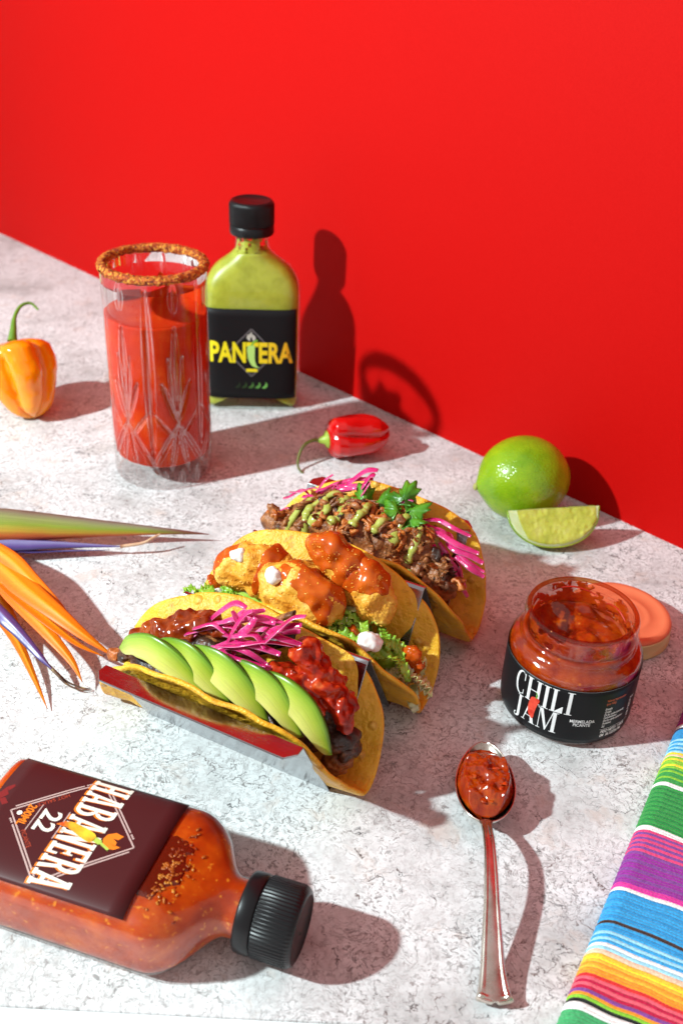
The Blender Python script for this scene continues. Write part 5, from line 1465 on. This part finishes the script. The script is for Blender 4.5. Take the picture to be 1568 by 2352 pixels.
def taco_chicken():
    r = taco_root(1, 'taco', 'middle taco with breaded chicken, red sauce drizzle, lettuce and cream dots')
    rn = random.Random(33)
    tort = tortilla(r, 2.3, R=6.35, tc=.18, uc=-4.75)
    cm = noisy('fried_breading', [(.25, (.50, .15, .012)), (.42, (.68, .29, .024)), (.58, (.78, .42, .055)), (.75, (.84, .56, .16))], 110, .40, bump=.7, bscale=520, bdist=.0011, spec=.4)
    core = blob((-5.0, .0, 2.6), (5.0, 1.0, 1.5), (0, 0, 0), .4, .9, 4, 4); mk('lettuce_bed', core[0], core[1], M_LETT, r)
    chick = [((-7.3, .25, 4.7), (2.05, 1.15, 1.35), (0, -.15, .1), 31), ((-4.6, -.5, 4.75), (2.05, 1.2, 1.55), (.1, .1, 0), 32), ((-3.5, .95, 6.2), (1.6, .9, 1.0), (0, .42, 0), 33), ((-1.95, .85, 5.0), (1.25, .9, 1.6), (0, -.45, 0), 34)]
    for c, s, ro, sd in chick:
        cr = lambda q, v: .030*fbm((q.x*9, q.y*9, q.z*9), 3)
        b = blob(c, s, ro, .30, 1.0, sd, 6, off=cr, oct=2)
        mk('breaded_chicken', b[0], b[1], cm, r)
        shards = []
        for q in range(700):
            v = b[0][rn.randrange(len(b[0]))]; sz = rn.uniform(.025, .075); a1, a2 = rn.uniform(0, 6.28), rn.uniform(-.8, .8)
            ca, sa, cb, sb = math.cos(a1), math.sin(a1), math.cos(a2), math.sin(a2)
            P = [(-1, -.5, 0), (1, -.6, .1), (.8, .6, -.1), (-.9, .5, .1), (0, 0, .55)]
            shards.append(([(v[0]+sz*(x*ca*cb-y*sa), v[1]+sz*(x*sa*cb+y*ca), v[2]+sz*(x*sb+z)) for x, y, z in P], [(0, 1, 4), (1, 2, 4), (2, 3, 4), (3, 0, 4), (3, 2, 1, 0)]))
        cv, cf = join_geo(shards); co_ = mk('breading_crumbs', cv, cf, cm, r, smooth=False); co_['kind'] = 'stuff'
        # sauce lies on the same lumps, thicker where it pooled
        def off(q, v, sd=sd, cr=cr):
            if sd == 31: k = 1.3*math.sin((q.x+7.35)*2.6-q.z*1.1+5.2)+.8*fbm((q.x*.9, q.y*.9, q.z*.9+1), 2)-.45
            elif sd == 32: k = -.35+1.3*smooth01(-.3, 1.5, (q.x+4.55)*.65+(q.z-4.75)*.65)+1.2*fbm((q.x*1.0, q.y*1.0, q.z*1.0+2), 2)-.35
            elif sd == 33: k = .75+.6*fbm((q.x*1.3, q.y*1.3, q.z*1.3), 2)
            else: k = -.1+.55*(q.z-4.9)*.8+1.1*fbm((q.x*1.3, q.y*1.3, q.z*1.3+5), 2)
            k += .5*(v[2]-.35)-.12
            return .015*fbm((q.x*2.2, q.y*2.2, q.z*2.2), 1)-.05+.085*smooth01(0.0, .22, k)
        b2 = blob(c, s, ro, .30, 1.0, sd, 6, off=off, oct=2); mk('red_sauce', b2[0], b2[1], M_HOT, r)
    # cream dots
    for c, s in (((-7.85, -.45, 5.72), .40), ((-5.5, -1.15, 5.85), .43), ((-.95, -.8, 3.85), .50), ((-9.0, -.6, 3.05), .45)):
        b = blob((c[0], c[1], c[2]), (s*1.08, s*.95, s*.74), (0, .2, 0), .16, 1.6, int(c[0]*7), 4, off=lambda q, v: .10*max(0, v[2])**8); mk('cream_dot', b[0], b[1], M_CREAM, r)
    # lettuce: left tuft, right tuft
    for k in range(20):
        c = (rn.uniform(-11.2, -8.3), rn.uniform(-1.0, .5), 0); z = .9+(c[0]+12)*.72+rn.uniform(-.5, .45)
        lettuce(r, rn, (c[0], c[1], z), (rn.uniform(.4, 1), rn.uniform(-.5, .5), rn.uniform(-.1, .9)), rn.uniform(1.1, 2.0), rn.uniform(.18, .34), M_LETT)
    for k in range(46):
        u = rn.uniform(-3.6, 1.5); z = 3.7-.48*(u+2.2)+rn.uniform(-.7, .35); z = min(z, 4.0)
        y = rn.uniform(-.95, .7)*(.4+.6*min(1, z/3))
        pale = u > .0 and z < 2.5 or rn.random() < .12
        lettuce(r, rn, (u, y, z), (rn.uniform(-.3, 1), rn.uniform(-.8, .4), rn.uniform(-.9, .5)), rn.uniform(.9, 1.7), rn.uniform(.2, .36), M_LETT2 if pale else M_LETT)
    for c, s in (((.65, .15, 3.0), (.45, .35, .6)), ((.95, .25, 2.4), (.3, .3, .5)), ((-1.9, -.5, 3.6), (.4, .35, .4)), ((-9.3, -.3, 3.55), (.5, .3, .2))):
        b = blob(c, s, (0, .6, 0), .15, 2, 3, 4); mk('red_sauce', b[0], b[1], M_HOT, r)

def taco_pulled():
    r = taco_root(2, 'taco', 'rear taco with pulled beef, green salsa drizzle, cilantro and pink onions')
    rn = random.Random(55)
    tort = tortilla(r, 3.7, R=6.3, tc=.2, uc=-4.5)
    core = blob((-4.7, .0, 3.0), (5.5, 1.35, 2.0), (0, .0, 0), .5, .9, 6, 5)
    mk('beef_bed', core[0], core[1], M_BEEF, r)
    geo = [core]
    mound = blob((-4.6, .15, 4.0), (4.0, 1.5, 1.7), (0, .03, 0), .5, .9, 9, 5); mk('beef_bed', mound[0], mound[1], M_BEEF, r); geo.append(mound)
    # a handful of shred shapes shared by every piece: torn chunks and bundles of fibres
    shapes = []
    for k in range(12):
        if k % 2:
            V, F = blob((0, 0, 0), (rn.uniform(.22, .36), rn.uniform(.16, .26), rn.uniform(.13, .22)), (0, 0, 0), .34, 2.8, 40+k, 3, oct=4)
        else:
            parts = []
            for q in range(5):
                y0, z0, L = rn.uniform(-.12, .12), rn.uniform(-.09, .09), rn.uniform(.3, .55)
                P = catmull([(-L, y0*1.5, z0), (-L*.3, y0, z0+.07), (L*.4, y0*.8, z0+.05), (L, y0*1.8, z0-.06)], 8)
                v, f, _ = tube(P, [rn.uniform(.05, .08)*(1 if 0 < i < 8 else .3) for i in range(9)], n=6); parts.append((v, f))
            V, F = join_geo(parts)
        for mm in (M_BEEF, M_BEEF2, M_CHAR):
            shapes.append(mdata('beef_shred', V, F, mm))
    tree = bvh(geo)
    for k in range(295):
        u = rn.uniform(-9.9, 1.1); y = rn.uniform(-1.7, 1.5)
        z = drop(tree, u, y)
        if z is None: continue
        which = rn.choices((0, 1, 2), (.55, .38, .07))[0] if u < -.8 else rn.choices((0, 1, 2), (.45, .2, .35))[0]
        o = bpy.data.objects.new('beef_shred', shapes[rn.randrange(12)*3+which])
        o.location = (u*CM, y*CM, (z+rn.uniform(-.08, .2))*CM); o.rotation_euler = (rn.uniform(-.9, .9), rn.uniform(-.9, .9), rn.uniform(0, 6.28)); s = rn.uniform(.7, 1.3); o.scale = (s, s, s)
        link(o, r)
    # green salsa zigzag; follows the heap
    geo2 = list(geo)
    tree = bvh(geo2)
    lines = [[(-7.5, .4), (-8.0, -.4), (-8.9, -1.1)], [(-7.0, .1), (-7.4, -.6), (-7.3, -1.2)], [(-6.1, .9), (-6.8, .1), (-6.4, -.5), (-7.0, -1.1)], [(-5.5, .9), (-6.0, .3), (-5.6, -.5), (-5.9, -1.2)], [(-5.2, .5), (-5.6, -.2), (-5.7, -1.0)], [(-4.5, .4), (-4.5, -.4), (-4.7, -1.2)], [(-3.2, .7), (-3.4, -.1), (-3.7, -1.0)], [(-2.5, .7), (-2.7, .0), (-2.7, -.8)], [(-3.2, .7), (-2.8, .9), (-2.4, .7)], [(-1.7, .3), (-1.6, -.3), (-1.8, -1.0)], [(-1.6, .9), (-1.1, .7), (-.6, .8)], [(-6.4, .9), (-6.0, 1.1), (-5.5, .9)]]
    for ln in lines:
        C = catmull([(a, b, 0) for a, b in ln], 26); P = []
        for c in C:
            z = drop(tree, c[0], c[1], default=3.5); P.append((c[0], c[1], z+.24))
        for _ in range(3): P = [P[0]]+[(p[0], p[1], (P[i-1][2]+2*p[2]+P[i+1][2])/4) for i, p in enumerate(P[1:-1], 1)]+[P[-1]]
        n = len(P); w0 = rn.uniform(.19, .27)
        rw = [w0*(.9+.45*fbm((i*.22, w0*50, 2), 2))*min(1, .45+i/4, .55+(n-1-i)/4)*(1+.7*smooth01(.8, 1, i/(n-1))) for i in range(n)]
        V, F, _ = tube(P, rw, [w*.72 for w in rw], 10); mk('green_salsa_drizzle', V, F, M_GSAUCE, r, subsurf=1)
    b = blob((-1.75, -.95, 3.75), (.36, .26, .42), (0, 0, 0), .06, 2, 2, 3); mk('green_salsa_drizzle', b[0], b[1], M_GSAUCE, r)
    # onions: left clump, top clump, right clump hanging over the end
    st = [((-10.4, .3, 3.0), (-8.6, .7, 3.9)), ((-10.0, .5, 3.4), (-8.3, .9, 4.2)), ((-9.6, .8, 4.5), (-8.2, 1.0, 5.0)), ((-9.3, .9, 4.9), (-7.4, 1.2, 5.2)), ((-8.6, 1.0, 4.8), (-6.0, 1.4, 5.8)), ((-8.4, .8, 4.7), (-5.6, 1.1, 6.2)), ((-8.0, 1.1, 5.2), (-5.2, 1.6, 6.3)), ((-7.9, .9, 5.0), (-7.0, 1.2, 6.5)), ((-7.6, 1.2, 5.4), (-5.0, 1.7, 6.6)), ((-6.6, 1.2, 5.6), (-4.7, 1.5, 7.3)), ((-5.5, 1.2, 6.0), (-4.8, 1.4, 7.0)), ((-5.4, .9, 5.7), (-5.0, 1.4, 6.6)), ((-7.0, .8, 5.4), (-6.5, 1.0, 5.9)), ((-8.9, .7, 4.2), (-7.3, .9, 5.3)),
          ((-2.0, .9, 5.6), (.6, 1.0, 5.5)), ((-1.9, .8, 5.4), (1.2, .7, 4.9)), ((-1.4, .8, 5.3), (1.65, .5, 4.1)), ((-1.3, .6, 5.0), (.5, .5, 3.4)), ((-.8, .6, 4.9), (1.1, .2, 2.6)), ((-.6, .6, 4.7), (.9, .3, 3.0)), ((-.5, .8, 4.9), (1.5, .6, 4.5)), ((-1.0, .9, 5.1), (.4, .9, 4.2)), ((-.2, .5, 4.3), (.8, .1, 3.2)), ((-1.7, 1.0, 5.4), (-.3, .8, 5.0)), ((.1, .6, 4.4), (1.7, .4, 3.9)), ((-3.4, 1.2, 5.9), (-2.6, 1.3, 6.3)), ((-3.8, 1.2, 5.7), (-2.9, 1.4, 6.2))]
    for a, bb in st: onion(r, None, rn, a, bb, w=.15, arch=rn.uniform(.1, .35))
    # cilantro
    lm = noisy('cilantro_green', [(.3, (.030, .13, .006)), (.55, (.07, .24, .012)), (.75, (.14, .34, .03))], 120, .33, sss=.15, sss_r=(.4, 1, .1), sss_scale=.002, bump=.4, bscale=300)
    for c, s, yw, pi_, ro in (((-4.95, .75, 5.75), .80, .55, .9, .15), ((-4.2, .9, 5.85), .72, -.3, .75, -.3), ((-3.0, 1.1, 6.35), .85, .1, .75, .2), ((-2.45, .8, 6.0), .80, -.8, .55, .0), ((-3.1, .5, 5.95), .72, .8, .5, .2), ((-2.3, .5, 5.75), .62, -1.7, .35, .1), ((-4.6, .55, 5.6), .55, 1.5, .4, .1)):
        cilantro_leaf(r, c, s, yw, pi_, ro, lm)
    for P in ([(-5.4, .5, 5.3), (-4.9, .7, 5.6), (-4.5, .8, 5.9)], [(-3.7, .7, 5.6), (-3.2, .9, 6.1), (-2.6, 1.0, 6.2)], [(-4.8, .6, 5.5), (-3.8, .7, 5.7), (-3.0, .8, 6.0)]):
        V, F, _ = tube(catmull(P, 10), .05, n=6); mk('cilantro_stem', V, F, lm, r)

taco_avocado(); taco_chicken(); taco_pulled()
